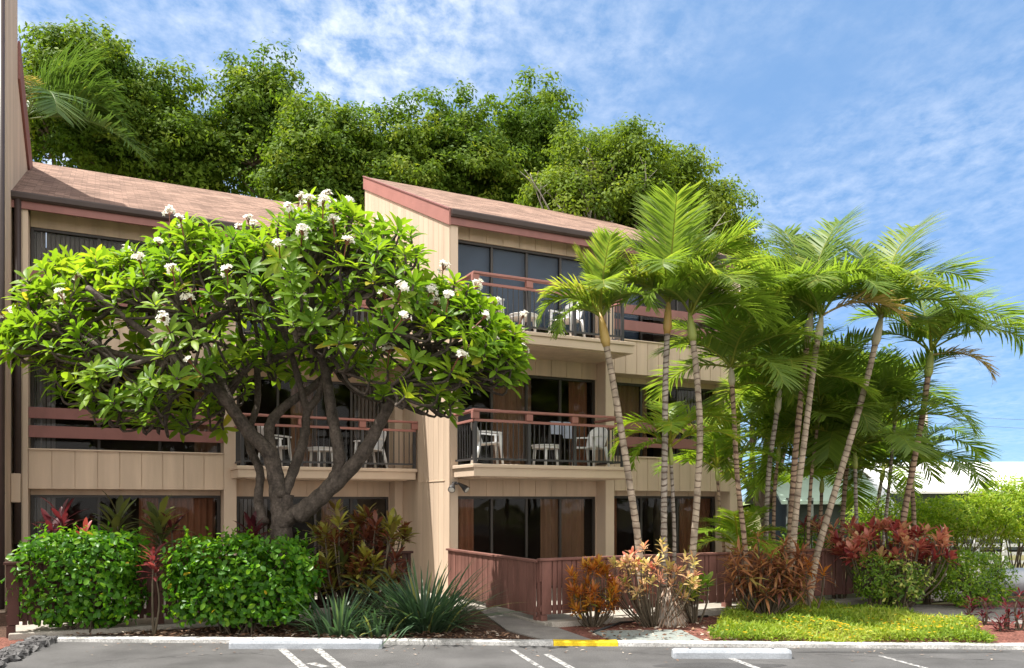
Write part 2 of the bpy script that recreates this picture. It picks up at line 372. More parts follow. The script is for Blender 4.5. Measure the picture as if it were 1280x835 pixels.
M['grass'] = leafmat('ground_cover_leaf', [(0.0, (0.11, 0.20, 0.02)), (0.6, (0.24, 0.33, 0.035)), (1.0, (0.40, 0.42, 0.09))], 0.42, 0.5, 0.25)
M['bloom'] = leafmat('yellow_flower', [(0.0, (0.75, 0.38, 0.01)), (1.0, (0.80, 0.55, 0.03))], 0.3, 0.5, 0.2, (1, 1, 1))
M['litter'] = leafmat('dry_leaf_litter', [(0.0, (0.10, 0.05, 0.03)), (0.6, (0.26, 0.15, 0.09)), (1.0, (0.55, 0.48, 0.40))], 0.1, 0.7, 0.2, (1, 1, 1))
M['whiteroof'] = surf('white_metal_roof', (0.80, 0.80, 0.79), 0.5, 0.04, 0.5, (1, 1, 1), 0.05, 20, 0.3)
M['greenroof'] = surf('pale_green_roof', (0.40, 0.52, 0.44), 0.55, 0.15, 0.8, (1, 1, 1), 0.1, 20, 0.3)
M['darkwall'] = surf('dark_green_grey_wall', (0.07, 0.085, 0.08), 0.8, 0.2, 1.0, (1, 1, 1), 0.1, 20, 0.2)
M['whitepaint'] = surf('white_paint', (0.72, 0.72, 0.72), 0.5, 0.06, 3, (1, 1, 1), 0.1, 40, 0.3)
M['tank'] = surf('galvanised_grey_metal', (0.36, 0.38, 0.41), 0.42, 0.15, 3, (1, 1, 1), 0.1, 40, 0.5, metal=0.35)
M['greylid'] = surf('green_utility_lid', (0.10, 0.26, 0.22), 0.6, 0.15, 3, (1, 1, 1), 0.1, 60, 0.3)
M['hill'] = surf('far_wooded_hill', (0.16, 0.20, 0.08), 0.95, 0.35, 0.05, (1, 1, 1), 0.0)
M['pole'] = surf('weathered_pole', (0.33, 0.30, 0.27), 0.85, 0.2, 3, (1, 1, 0.2), 0.2, 30)
M['hose'] = surf('black_irrigation_pipe', (0.02, 0.02, 0.02), 0.5, 0.2, 5, (1, 1, 1), 0.0)


# ------------------------------------------------------------------ object helpers
def wloc(o):
    v = Vector((0, 0, 0))
    while o is not None:
        v += o.location
        o = o.parent
    return v


def tag(o, label=None, cat=None, group=None, kind=None):
    if label: o['label'] = label
    if cat: o['category'] = cat
    if group: o['group'] = group
    if kind: o['kind'] = kind
    return o


def root(name, label, cat, loc, group=None, rz=0.0):
    o = bpy.data.objects.new(name, None)
    o.empty_display_size = 0.2
    o.location = loc
    o.rotation_euler = (0, 0, rz)
    COL.objects.link(o)
    return tag(o, label, cat, group)


def link(name, me, mat, parent, smooth=False, bevel=0.0):
    me.materials.append(mat)
    o = bpy.data.objects.new(name, me)
    COL.objects.link(o)
    if parent is not None:
        o.parent = parent
    if smooth:
        me.polygons.foreach_set('use_smooth', [True] * len(me.polygons))
    if bevel:
        b = o.modifiers.new('soft_edge', 'BEVEL')
        b.width = bevel; b.segments = 2; b.limit_method = 'ANGLE'; b.angle_limit = R(40)
    return o


class MB:
    def __init__(s):
        s.v = []; s.f = []; s.t = []

    def add(s, vs, fs, tint=0.5):
        n = len(s.v)
        s.v += [tuple(map(float, p)) for p in vs]
        s.f += [tuple(i + n for i in f) for f in fs]
        s.t += list(tint) if hasattr(tint, '__len__') else [tint] * len(vs)
        return s

    def hexa(s, p):      # 8 points: bottom ring, top ring
        return s.add(p, [(3, 2, 1, 0), (4, 5, 6, 7), (0, 1, 5, 4), (1, 2, 6, 5), (2, 3, 7, 6), (3, 0, 4, 7)])

    def bx(s, u0, u1, v0, v1, z0, z1):      # building frame
        return s.hexa([P(u0, v0, z0), P(u1, v0, z0), P(u1, v1, z0), P(u0, v1, z0), P(u0, v0, z1), P(u1, v0, z1), P(u1, v1, z1), P(u0, v1, z1)])

    def wx(s, x0, x1, y0, y1, z0, z1):      # world or local frame
        return s.hexa([(x0, y0, z0), (x1, y0, z0), (x1, y1, z0), (x0, y1, z0), (x0, y0, z1), (x1, y0, z1), (x1, y1, z1), (x0, y1, z1)])

    def bar(s, a, b, w, h):      # a rectangular bar from a to b
        a = np.array(a, float); b = np.array(b, float)
        d = (b - a) / np.linalg.norm(b - a)
        up = np.array([0, 0, 1.0]) if abs(d[2]) < 0.95 else np.array([0, 1.0, 0])
        x = np.cross(d, up); x /= np.linalg.norm(x); y = np.cross(x, d)
        r = [x * sx * w / 2 + y * sy * h / 2 for sx, sy in ((-1, -1), (1, -1), (1, 1), (-1, 1))]
        return s.hexa([a + q for q in r] + [b + q for q in r])

    def tube(s, pts, rad, sides=8, cap=True, tint=None):
        pts = [np.array(p, float) for p in pts]
        n = len(pts)
        if not hasattr(rad, '__len__'): rad = [rad] * n
        vs = []; tt = []; x = None; acc = 0.0
        for i in range(n):
            d = pts[min(i + 1, n - 1)] - pts[max(i - 1, 0)]
            d = d / (np.linalg.norm(d) + 1e-9)
            if x is None:
                up = np.array([0, 0, 1.0]) if abs(d[2]) < 0.9 else np.array([1.0, 0, 0])
                x = np.cross(d, up)
            x = x - d * np.dot(x, d); x /= np.linalg.norm(x) + 1e-9
            y = np.cross(d, x)
            if i: acc += np.linalg.norm(pts[i] - pts[i - 1])
            for k in range(sides):
                a = 2 * math.pi * k / sides
                vs.append(pts[i] + (x * math.cos(a) + y * math.sin(a)) * rad[i])
                tt.append(acc if tint is None else tint)
        fs = []
        for i in range(n - 1):
            for k in range(sides):
                k2 = (k + 1) % sides
                fs.append((i * sides + k, i * sides + k2, (i + 1) * sides + k2, (i + 1) * sides + k))
        if cap:
            fs.append(tuple(range(sides - 1, -1, -1)))
            fs.append(tuple((n - 1) * sides + k for k in range(sides)))
        return s.add(vs, fs, tt)

    def lathe(s, c, prof, sides=16):      # profile of (r, z) about a vertical axis
        vs = []
        for r, z in prof:
            for k in range(sides):
                a = 2 * math.pi * k / sides
                vs.append((c[0] + r * math.cos(a), c[1] + r * math.sin(a), c[2] + z))
        fs = []
        for i in range(len(prof) - 1):
            for k in range(sides):
                k2 = (k + 1) % sides
                fs.append((i * sides + k, i * sides + k2, (i + 1) * sides + k2, (i + 1) * sides + k))
        fs.append(tuple(range(sides - 1, -1, -1)))
        fs.append(tuple((len(prof) - 1) * sides + k for k in range(sides)))
        return s.add(vs, fs)

    def build(s, name, mat, parent=None, smooth=False, bevel=0.0, local=False, tint=False):
        off = Vector((0, 0, 0)) if (parent is None or local) else wloc(parent)
        me = bpy.data.meshes.new(name)
        me.from_pydata([(p[0] - off.x, p[1] - off.y, p[2] - off.z) for p in s.v], [], s.f)
        if tint:
            a = me.attributes.new('tint', 'FLOAT', 'POINT')
            a.data.foreach_set('value', s.t)
        me.update()
        return link(name, me, mat, parent, smooth, bevel)


class LV:
    """a batch of leaves (or leaflets, petals, blades) turned into one mesh"""
    def __init__(s):
        s.V = []; s.Q = []; s.T = []; s.n = 0

    def leaves(s, c, d, nrm, L, Wd, tint, rows, fold=0.12, droop=0.2, mid=True):
        c = np.atleast_2d(np.asarray(c, float)); N = len(c)
        if N == 0: return s
        d = np.broadcast_to(np.asarray(d, float), (N, 3)); nrm = np.broadcast_to(np.asarray(nrm, float), (N, 3))
        d = d / (np.linalg.norm(d, axis=1, keepdims=True) + 1e-9)
        nn = nrm - d * np.sum(nrm * d, axis=1, keepdims=True)
        bad = np.linalg.norm(nn, axis=1) < 1e-3
        if bad.any():
            nn = nn.copy(); nn[bad] = np.cross(d[bad], np.array([0.3, 0.8, 0.1]))
        nn = nn / (np.linalg.norm(nn, axis=1, keepdims=True) + 1e-9)
        sd = np.cross(nn, d)
        L = np.broadcast_to(np.asarray(L, float), (N,)); Wd = np.broadcast_to(np.asarray(Wd, float), (N,))
        droop = np.broadcast_to(np.asarray(droop, float), (N,)); tint = np.broadcast_to(np.asarray(tint, float), (N,))
        cols = (-1, 0, 1) if mid else (-1, 1)
        k = len(cols); per = k * len(rows)
        V = np.empty((N, per, 3))
        j = 0
        for t, w in rows:
            for cx in cols:
                V[:, j] = c + d * (L * t)[:, None] + sd * (Wd * w * 0.5 * cx)[:, None] + nn * (fold * Wd * w * abs(cx) - droop * L * t * t)[:, None]
                j += 1
        q = []
        for r in range(len(rows) - 1):
            for e in range(k - 1):
                a = r * k + e
                q.append((a, a + 1, a + 1 + k, a + k))
        q = np.array(q)
        Q = (np.arange(N)[:, None, None] * per + q[None]).reshape(-1, 4) + s.n
        s.V.append(V.reshape(-1, 3)); s.Q.append(Q); s.T.append(np.repeat(tint, per)); s.n += N * per
        return s

    def build(s, name, mat, parent=None, extra=None, local=False):
        V = np.concatenate(s.V); Q = np.concatenate(s.Q); T = np.concatenate(s.T)
        off = np.zeros(3) if (parent is None or local) else np.array(wloc(parent))
        ltot = np.full(len(Q), 4); loops = Q.reshape(-1)
        if extra is not None and extra.v:
            n0 = len(V)
            V = np.concatenate([V, np.array(extra.v)]); T = np.concatenate([T, np.array(extra.t)])
            loops = np.concatenate([loops, np.array([i + n0 for f in extra.f for i in f])])
            ltot = np.concatenate([ltot, np.array([len(f) for f in extra.f])])
        V = V - off
        me = bpy.data.meshes.new(name)
        me.vertices.add(len(V)); me.vertices.foreach_set('co', V.reshape(-1).astype(np.float32))
        me.loops.add(len(loops)); me.loops.foreach_set('vertex_index', loops.astype(np.int32))
        me.polygons.add(len(ltot))
        st = np.concatenate([[0], np.cumsum(ltot)[:-1]])
        me.polygons.foreach_set('loop_start', st.astype(np.int32))
        try:
            me.polygons.foreach_set('loop_total', ltot.astype(np.int32))
        except Exception:
            pass
        a = me.attributes.new('tint', 'FLOAT', 'POINT'); a.data.foreach_set('value', T.astype(np.float32))
        me.update(calc_edges=True)
        me.validate()
        return link(name, me, mat, parent, smooth=True)


ROW_LEAF = [(0, .12), (.3, .75), (.65, 1.0), (.88, .62), (1, .06)]
ROW_LANCE = [(0, .2), (.3, .95), (.65, .8), (1, .05)]
ROW_SMALL = [(0, .15), (.45, 1.0), (1, .08)]
ROW_STRAP = [(0, .8), (.25, 1.0), (.5, .95), (.75, .75), (1, .05)]
ROW_FROND = [(0, .5), (.4, 1.0), (.75, .7), (1, .06)]


def unit(v):
    v = np.asarray(v, float)
    return v / (np.linalg.norm(v, axis=-1, keepdims=True) + 1e-9)


def rand_dirs(n):
    return unit(RNG.normal(size=(n, 3)))


# ------------------------------------------------------------------ ground
def curb_y(x): return 11.52 - 0.047 * x


def sheet(name, pts, z, mat, kind='structure', thick=0.0, label=None, cat=None):
    mb = MB()
    n = len(pts)
    if thick:
        mb.add([(x, y, z) for x, y in pts] + [(x, y, z - thick) for x, y in pts],
               [tuple(range(n)), tuple(range(2 * n - 1, n - 1, -1))] + [(i, i + n, (i + 1) % n + n, (i + 1) % n) for i in range(n)])
    else:
        mb.add([(x, y, z) for x, y in pts], [tuple(range(n))])
    o = mb.build(name, mat)
    tag(o, label, cat, None, kind)
    return o


def gpt(px, py, z=0.05):
    Y = (CAMZ - z) * F / (py - HY)
    return (GX(px, Y), Y)


sheet('ground', [(-500, -120), (500, -120), (500, 900), (-500, 900)], -0.06, M['earth'])
sheet('parking_lot', [(-30, -30), (45, -30), (45, curb_y(45)), (-30, curb_y(-30))], 0.0, M['asphalt'])
XL, XR = -6.75, 22.0
sheet('planting_bed', [(XL, curb_y(XL) + .15), (2.4, curb_y(2.4) + .15), (3.2, 13.3), (8.6, 16.8), (8.6, 30), (-12, 30), (-12, 12.2)], 0.035, M['soil'], thick=0.06)
sheet('cinder_bed', [(1.05, curb_y(1.05) + .15), (12.5, curb_y(12.5) + .15), (14, 17.2), (6.3, 15.4), (0.62, 13.0)], 0.041, M['redsoil'])
sheet('mulch_strip', [(-16, 3.5), (-6.35, 3.5), (-6.95, 12.0), (-16, 13.5)], 0.03, M['redsoil'], thick=0.05)
# walkway from the dropped curb to the gate, and its neighbours
wa = [gpt(692, 802.5, .05), gpt(747, 802.5, .05), gpt(683, 780, .05), gpt(612, 760, .05), gpt(585, 752, .05), gpt(540, 752, .05), gpt(595, 760, .05), gpt(634, 788, .05)]
sheet('walkway', wa, 0.056, M['walk'], thick=0.07)
pd = [gpt(768, 802.4, .05), gpt(882, 802.4, .05), gpt(851, 787.5, .05), gpt(738, 788.5, .05)]
sheet('concrete_pad', pd, 0.055, M['pad'], thick=0.06)
sheet('side_path', [gpt(1085, 752, .05), gpt(1180, 757, .05), gpt(1330, 762, .05), gpt(1400, 785, .05), gpt(1280, 780, .05), gpt(1180, 772, .05), gpt(1130, 766, .05), gpt(1080, 757, .05)], 0.052, M['walk'], thick=0.05)


def patio(name, u0, u1, v0, v1, z):
    mb = MB(); mb.bx(u0, u1, v0, v1, -0.05, z)
    tag(mb.build(name, M['concrete'], bevel=0.01), None, None, None, 'structure')


patio('patio', -7.5, -0.06, -1.62, 2.9, 0.095)
patio('terrace', -0.05, 10.4, -4.12, 0.6, 0.10)

# curb: white run, yellow dropped piece, white run
mb = MB()


def curb_piece(x0, x1, h, mat, name):
    m_ = MB()
    n = max(2, int((x1 - x0) / 0.4))
    top = []
    vs = []; fs = []
    for i in range(n + 1):
        x = x0 + (x1 - x0) * i / n
        y = curb_y(x) + random.uniform(-.008, .008)
        hh = h + random.uniform(-.005, .005)
        vs += [(x, y - .01, -.02), (x, y, hh - .012), (x, y + .02, hh), (x, y + .16, hh), (x, y + .165, -.02)]
    for i in range(n):
        for k in range(4):
            a = i * 5 + k
            fs.append((a, a + 5, a + 6, a + 1))
    fs.append((0, 1, 2, 3, 4)); e = n * 5
    fs.append((e + 4, e + 3, e + 2, e + 1, e))
    m_.add(vs, fs)
    o = m_.build(name, mat)
    tag(o, None, None, None, 'structure')


curb_piece(XL, 0.575, 0.062, M['whitecurb'], 'curb')
curb_piece(0.58, 1.475, 0.062, M['yellow'], 'yellow_curb')
curb_piece(1.48, XR, 0.062, M['whitecurb'], 'curb')

# lava rock edging beside the parking space, running towards the camera
mb = MB()
for i in range(46):
    f = i / 45
    bx_, by_ = -6.72 + 0.95 * f, 11.85 - 5.2 * f
    for k in range(3):
        cx_, cy_ = bx_ + (k - 1) * .11 + random.uniform(-.03, .03), by_ + random.uniform(-.05, .05)
        r = random.uniform(.07, .105)
        prof = [(r * .6, -.06), (r, -.02), (r * random.uniform(.75, 1), .015), (r * .55, .05)]
        n0 = len(mb.v)
        mb.lathe((cx_, cy_, .03), prof, 7)
        for q in range(n0, len(mb.v)):
            p = mb.v[q]
            mb.v[q] = (p[0] + random.uniform(-.03, .03), p[1] + random.uniform(-.03, .03), p[2] + random.uniform(-.02, .02))
mb.hexa([(x, y, z) for z in (-.03, .06) for x, y in ((-6.90, 11.85), (-6.0, 6.6), (-5.68, 6.6), (-6.56, 11.85))])
tag(mb.build('rock_edging', M['lava'], smooth=False), 'low edging of grey lava rock beside the parking space', 'edging')

# parking lines and asphalt patches
mb = MB()


def line(a, b, w, z=.004):
    a = np.array(a); b = np.array(b); d = unit(b - a); n_ = np.array([-d[1], d[0]]) * w / 2
    mb.add([(*(a - n_), z), (*(b - n_), z), (*(b + n_), z), (*(a + n_), z)], [(0, 1, 2, 3)])


for pa, pb, w in (((352, 811), (420, 870), .11), ((396, 811), (470, 870), .11), ((640, 812), (700, 850), .07), ((683, 818), (740, 850), .09), ((905, 820), (985, 850), .09), ((1100, 820), (1210, 850), .07)):
    line(gpt(*pa, 0), gpt(*pb, 0), w)
line(gpt(388, 829, 0), gpt(408, 834, 0), .12)
paintmat = surf('worn_white_line_paint', (0.12, 0.12, 0.12), 0.85, 0.3, 14, (1, 1, 1), 0.3, 90, 0.2, col2=(0.33, 0.325, 0.32), speck=0.5)
for n_ in paintmat.node_tree.nodes:
    if n_.type == 'VALTORGB':
        n_.color_ramp.elements[0].position = .40; n_.color_ramp.elements[1].position = .52
tag(mb.build('parking_lines', paintmat), None, None, None, 'structure')
# stains are flat sheets of older, darker asphalt
for i, (px_, py_, sx, sy) in enumerate(((900, 832, .8, .18), (1130, 815, 1.6, .10))):
    x, y = gpt(px_, py_, 0)
    pts = [(x + sx * math.cos(a) * random.uniform(.8, 1.1), y + sy * math.sin(a) * random.uniform(.8, 1.1)) for a in np.linspace(0, 2 * math.pi, 17)[:-1]]
    sheet('asphalt_patch', pts, .003 + .0005 * i, M['patch'])

mb = MB()
for (x0_, y0_), (x1_, y1_) in ((gpt(60, 830, 0), gpt(330, 815, 0)), (gpt(300, 816, 0), gpt(520, 833, 0)), (gpt(740, 812, 0), gpt(1060, 833, 0)), (gpt(1020, 818, 0), gpt(1270, 826, 0))):
    k = 26; prev = None
    for i in range(k + 1):
        f = i / k
        c = np.array([x0_ + (x1_ - x0_) * f + random.uniform(-.03, .03), y0_ + (y1_ - y0_) * f + random.uniform(-.035, .035)])
        w_ = random.uniform(.004, .012)
        cur = ((c[0], c[1] - w_, .0022), (c[0], c[1] + w_, .0022))
        if prev: mb.add([prev[0], cur[0], cur[1], prev[1]], [(0, 1, 2, 3)])
        prev = cur
tag(mb.build('asphalt_cracks', M['lava']), None, None, None, 'structure')
lv = LV(); n = 170
xq = RNG.uniform(-6, 7.5, n); yq = curb_y(xq) - np.abs(RNG.normal(size=n)) * .5 - .03
az = RNG.uniform(0, 6.28, n); Lq = RNG.uniform(.02, .07, n)
lv.leaves(np.stack([xq, yq, np.full(n, .012)], 1), np.stack([np.cos(az), np.sin(az), RNG.uniform(-.05, .2, n)], 1), (0, 0, 1.0), Lq, Lq * .45, RNG.random(n), ROW_SMALL, .1, RNG.uniform(-.1, .2, n))
tag(lv.build('asphalt_litter', M['litter']), 'dry leaves and petals blown along the curb on the asphalt', 'leaf litter', None, 'stuff')

# far ground: wooded hill on the horizon
mb = MB()
n = 90
vs = []; fs = []
for i in range(n + 1):
    x = 60 + 190 * i / n
    h = 5 + 4 * math.sin(i * .13 + 1) + 2.2 * math.sin(i * .51) + random.uniform(-.6, .6)
    h *= min(1, i / 14)
    y = 200 + 12 * math.sin(i * .2)
    vs += [(x, y - 30, -.1), (x, y - 8, h * .62 + random.uniform(-.5, .5)), (x, y, h + 2), (x, y + 35, h * .7), (x, y + 70, -.1)]
for i in range(n):
    for k in range(4):
        a = i * 5 + k
        fs.append((a, a + 5, a + 6, a + 1))
mb.add(vs, fs)
tag(mb.build('hills', M['hill'], smooth=True), None, None, None, 'structure')

# ------------------------------------------------------------------ the apartment building blocks
FL = (0.10, 2.745, 5.39)         # floor levels
HEAD = 2.05


def siding_u(mb, ua, ub, v, z0, z1, bw, gap=.012, thick=.02, back=.12):
    """vertical boards on a plane facing -v"""
    n = max(1, round((ub - ua) / bw)); w = (ub - ua) / n
    for i in range(n):
        mb.bx(ua + i * w + gap / 2, ua + (i + 1) * w - gap / 2, v, v + thick, z0, z1)
    mb.bx(ua + .002, ub - .002, v + thick - .006, v + back, z0 + .003, z1 - .003)


def window(bld, ua, ub, v, z0, z1, panes=4, curtains=(), sill=True):
    mb = MB()
    t = .055
    mb.bx(ua, ua + t, v, v + .09, z0, z1); mb.bx(ub - t, ub, v, v + .09, z0, z1)
    mb.bx(ua + t, ub - t, v + .002, v + .088, z1 - t, z1); mb.bx(ua + t, ub - t, v + .002, v + .088, z0, z0 + t)
    w = (ub - ua - 2 * t) / panes
    for i in range(1, panes):
        c = ua + t + i * w
        mb.bx(c - .028, c + .028, v + (.012 if i % 2 else .022), v + .08, z0 + t, z1 - t)
    win = mb.build('window', M['bronze'], bld, bevel=.004)
    for i in range(panes):
        a = ua + t + i * w + (.028 if i else 0); b = ua + t + (i + 1) * w - (.028 if i < panes - 1 else 0)
        g = MB(); off = .04 if i % 2 else .052
        g.bx(a, b, v + off, v + off + .006, z0 + t, z1 - t)
        g.build('pane', M['glass'], win)
    for f0, f1, m_, kind in curtains:
        c = MB()
        a = ua + (ub - ua) * f0; b = ua + (ub - ua) * f1
        if kind == 'shade':
            c.bx(a + .03, b - .03, v + .13, v + .14, z0 + .48, z1 - .02)
            c.bx(a + .03, b - .03, v + .125, v + .146, z0 + .44, z0 + .478)
            c.build('roller_shade', M[m_], win)
            continue
        if kind == 'blinds':
            k = max(2, int((b - a) / .085))
            for i in range(k):
                cu = a + (b - a) * (i + .5) / k
                q = [P(cu - .035, v + .14, z0 + .04), P(cu + .035, v + .165, z0 + .04), P(cu + .035, v + .168, z0 + .04), P(cu - .035, v + .143, z0 + .04)]
                c.hexa(q + [(p[0], p[1], z1 - .03) for p in q])
            c.build('vertical_blinds', M[m_], win)
            continue
        k = max(6, int((b - a) / .02))
        vs = []; fs = []
        for i in range(k + 1):
            cu = a + (b - a) * i / k
            cv = v + .19 + .035 * math.sin(i * .95 + f0 * 9) + .012 * math.sin(i * .37)
            vs += [P(cu, cv, z0 + .03), P(cu, cv, z1 - .02), P(cu, cv + .008, z0 + .03), P(cu, cv + .008, z1 - .02)]
        for i in range(k):
            o_ = i * 4
            fs += [(o_, o_ + 4, o_ + 5, o_ + 1), (o_ + 2, o_ + 3, o_ + 7, o_ + 6)]
        c.add(vs, fs).build('curtain', M[m_], win, smooth=True)
    return win


def parapet_bay(bld, ua, ub, v, bw, cur):
    """recessed windows behind a sided parapet with two maroon rail boards on the upper floors"""
    for k, zf in enumerate(FL):
        zt = (FL[k + 1] - .48) if k < 2 else 7.62
        wz1 = zf + HEAD if k < 2 else zf + 2.08
        window(bld, ua + .01, ub - .01, v + .55, zf + .005, wz1, 3, cur[k])
        h = MB(); siding_u(h, ua, ub, v + .53, wz1 + .001, zt + (.06 if k < 2 else .3), .4, back=.1)
        h.build('header_panel', M['siding'], bld)
        if k:
            p = MB(); siding_u(p, ua, ub, v, zf - .48, zf + .27, bw, back=.10)
            p.bx(ua + .004, ub - .004, v + .099, v + .55, zf - .478, zf - .40)
            par = p.build('parapet', M['siding'], bld, bevel=.003)
            c = MB(); c.bx(ua + .003, ub - .003, v - .03, v + .13, zf + .271, zf + .30)
            c.build('cap', M['trim'], par, bevel=.006)
            for z0, z1 in ((.515, .745), (.885, 1.10)):
                r_ = MB(); r_.bx(ua + .002, ub - .002, v + .03, v + .07, zf + z0, zf + z1)
                r_.build('rail_board', M['maroon'], bld, bevel=.005)
        # side returns of the recess
    return


def railing(bld, ua, ub, vf, vb, zf, left=True, right=True):
    zt, zl, zb = zf + 1.06, zf + .87, zf + .10
    rail = MB()
    rail.bx(ua - .05, ub + .05, vf - .06, vf + .07, zt - .045, zt)
    if left: rail.bx(ua - .05, ua + .08, vf + .071, vb, zt - .045, zt - .001)
    if right: rail.bx(ub - .08, ub + .05, vf + .071, vb, zt - .045, zt - .001)
    hr = rail.build('balcony_railing', M['rake'], bld, bevel=.006)
    lo = MB(); lo.bx(ua - .02, ub + .02, vf - .025, vf + .025, zl - .05, zl)
    if left: lo.bx(ua - .02, ua + .03, vf + .026, vb, zl - .05, zl - .001)
    if right: lo.bx(ub - .03, ub + .02, vf + .026, vb, zl - .05, zl - .001)
    lo.build('lower_rail', M['rake'], hr, bevel=.005)
    bt = MB(); bt.bx(ua, ub, vf - .015, vf + .015, zb - .02, zb + .02)
    if left: bt.bx(ua, ua + .03, vf + .016, vb, zb - .02, zb + .019)
    if right: bt.bx(ub - .03, ub, vf + .016, vb, zb - .02, zb + .019)
    bt.build('bottom_rail', M['steel'], hr)
    n = int(round((ub - ua) / .118))
    posts = [0, round(n / 3), round(2 * n / 3), n]
    for i in range(n + 1):
        u = ua + .012 + (ub - ua - .024) * i / n
        if i in posts:
            b = MB(); b.bx(u - .032, u + .032, vf - .03, vf + .03, zf + .002, zl - .05)
            b.build('rail_post', M['steel'], hr, bevel=.004)
            k = MB(); k.bx(u - .075, u + .075, vf - .045, vf + .045, zl + .001, zt - .046)
            k.build('post_block', M['rake'], hr, bevel=.012)
        else:
            b = MB(); b.bx(u - .008, u + .008, vf - .008, vf + .008, zb + .02, zl - .05)
            b.build('baluster', M['steel'], hr)
    for s_, uu in ((left, ua + .012), (right, ub - .012)):
        if not s_: continue
        m_ = int(round((vb - vf) / .118))
        for i in range(1, m_):
            vv = vf + (vb - vf) * i / m_
            b = MB(); b.bx(uu - .008, uu + .008, vv - .008, vv + .008, zb + .02, zl - .05)
            b.build('baluster', M['steel'], hr)


def balcony_bay(bld, ua, ub, da, db, v, cur, left=True, right=True, rl=None, rr=None, bw=.4):
    for k, zf in enumerate(FL):
        zt = (FL[k + 1] - .245) if k < 2 else 7.62
        wz1 = zf + (HEAD - .02 if k < 2 else 2.1)
        window(bld, ua + .05, ub - .02, v + .40, zf + .005, wz1, 4, cur[k])
        h = MB(); siding_u(h, ua, ub, v + .36, wz1 + .001, zt + (.02 if k < 2 else .3), bw, back=.12)
        h.bx(ua, ua + .05, v + .37, v + .5, zf, wz1); h.bx(ub - .02, ub, v + .37, v + .5, zf, wz1)
        h.build('header_panel', M['siding'], bld)
        if k:
            d = MB(); d.bx(da + .03, db - .03, v - 1.03, v + .40, zf - .24, zf - .075)
            dk = d.build('balcony_deck', M['trim'], bld, bevel=.006)
            l_ = MB(); l_.bx(da, db, v - 1.06, v + .398, zf - .074, zf)
            l_.build('deck_edge', M['trim'], dk, bevel=.012)
            s_ = MB(); s_.bx(da + .2, db - .2, v - .95, v + .3, zf - .262, zf - .241)
            s_.build('soffit', M['siding'], dk)
            railing(bld, rl, rr, v - .97, v + (.02 if left else .0), zf, left, right)


def wall_prism(mb, u0, u1, v0, v1, z0, zt0, zt1):
    """upright slab between v0 and v1 whose top slopes from zt0 to zt1"""
    mb.hexa([P(u0, v0, z0), P(u1, v0, z0), P(u1, v1, z0), P(u0, v1, z0), P(u0, v0, zt0), P(u1, v0, zt0), P(u1, v1, zt1), P(u0, v1, zt1)])


SL = .460
EZ = 7.96
DEPTH = 5.95


def roof(bld, u0, u1, v, rake_left):
    """mono-pitch roof rising away from the eave"""
    mb = MB()
    a, b = v - .06, v + DEPTH + .05
    za, zb = EZ + SL * (a - v), EZ + SL * (b - v)
    t = .06
    pts = [P(u0, a, za - t), P(u1, a, za - t), P(u1, b, zb - t), P(u0, b, zb - t), P(u0, a, za), P(u1, a, za), P(u1, b, zb), P(u0, b, zb)]
    mb.hexa(pts)
    rf = mb.build('roof', M['shingle'], bld)
    g = MB()
    prof = [(-.14, -.02), (-.15, -.05), (-.14, -.13), (-.10, -.17), (-.061, -.17), (-.061, -.02)]
    vs = [P(u0 + .03, v + q, EZ + w - .02) for q, w in prof] + [P(u1, v + q, EZ + w - .02) for q, w in prof]
    n_ = len(prof)
    g.add(vs, [tuple(range(n_ - 1, -1, -1)), tuple(range(n_, 2 * n_))] + [(i, (i + 1) % n_, (i + 1) % n_ + n_, i + n_) for i in range(n_)])
    g.build('gutter', M['gutter'], bld, bevel=.006)
    f = MB(); f.bx(u0 + .03, u1, v - .055, v - .005, 7.625, EZ - .11)
    f.build('fascia', M['maroon'], bld, bevel=.005)
    if rake_left:
        r_ = MB()
        h = .335
        q = [P(u0 - .012, a - .002, za - t - h + .06), P(u0 + .03, a - .002, za - t - h + .06), P(u0 + .03, b, zb - t - h + .06), P(u0 - .012, b, zb - t - h + .06)]
        q2 = [P(u0 - .012, a - .002, za - .015), P(u0 + .03, a - .002, za - .015), P(u0 + .03, b, zb - .015), P(u0 - .012, b, zb - .015)]
        r_.hexa(q + q2)
        r_.build('rake_board', M['rake'], bld, bevel=.006)
        d = MB()     # metal drip edge on the rake
        q = [P(u0 - .03, a, za - .012), P(u0 + .05, a, za - .012), P(u0 + .05, b, zb - .012), P(u0 - .03, b, zb - .012)]
        q2 = [P(u0 - .03, a, za + .016), P(u0 + .05, a, za + .016), P(u0 + .05, b, zb + .016), P(u0 - .03, b, zb + .016)]
        d.hexa(q + q2)
        d.build('drip_edge', M['maroon'], bld)
    return rf


def core(bld, u0, u1, v, end_wall=True):
    """floors, party walls, back wall: the body behind the windows"""
    b = v + DEPTH
    mb = MB()
    for zf in FL:
        mb.bx(u0 + .18, u1 - .16, v + .46, b - .16, zf - .22, zf)
    mb.build('floor_slab', M['slab'], bld)
    mb = MB()
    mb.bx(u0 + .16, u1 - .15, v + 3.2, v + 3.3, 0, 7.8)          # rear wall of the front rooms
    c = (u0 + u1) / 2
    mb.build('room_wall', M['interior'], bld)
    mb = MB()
    wall_prism(mb, u1 - .15, u1, v + .16, b, 0, EZ + SL * .16 - .065, EZ + SL * DEPTH - .065)
    mb.bx(u0 + .15, u1 - .15, b - .15, b, 0, EZ + SL * DEPTH - .16)
    mb.build('outer_wall', M['siding'], bld)


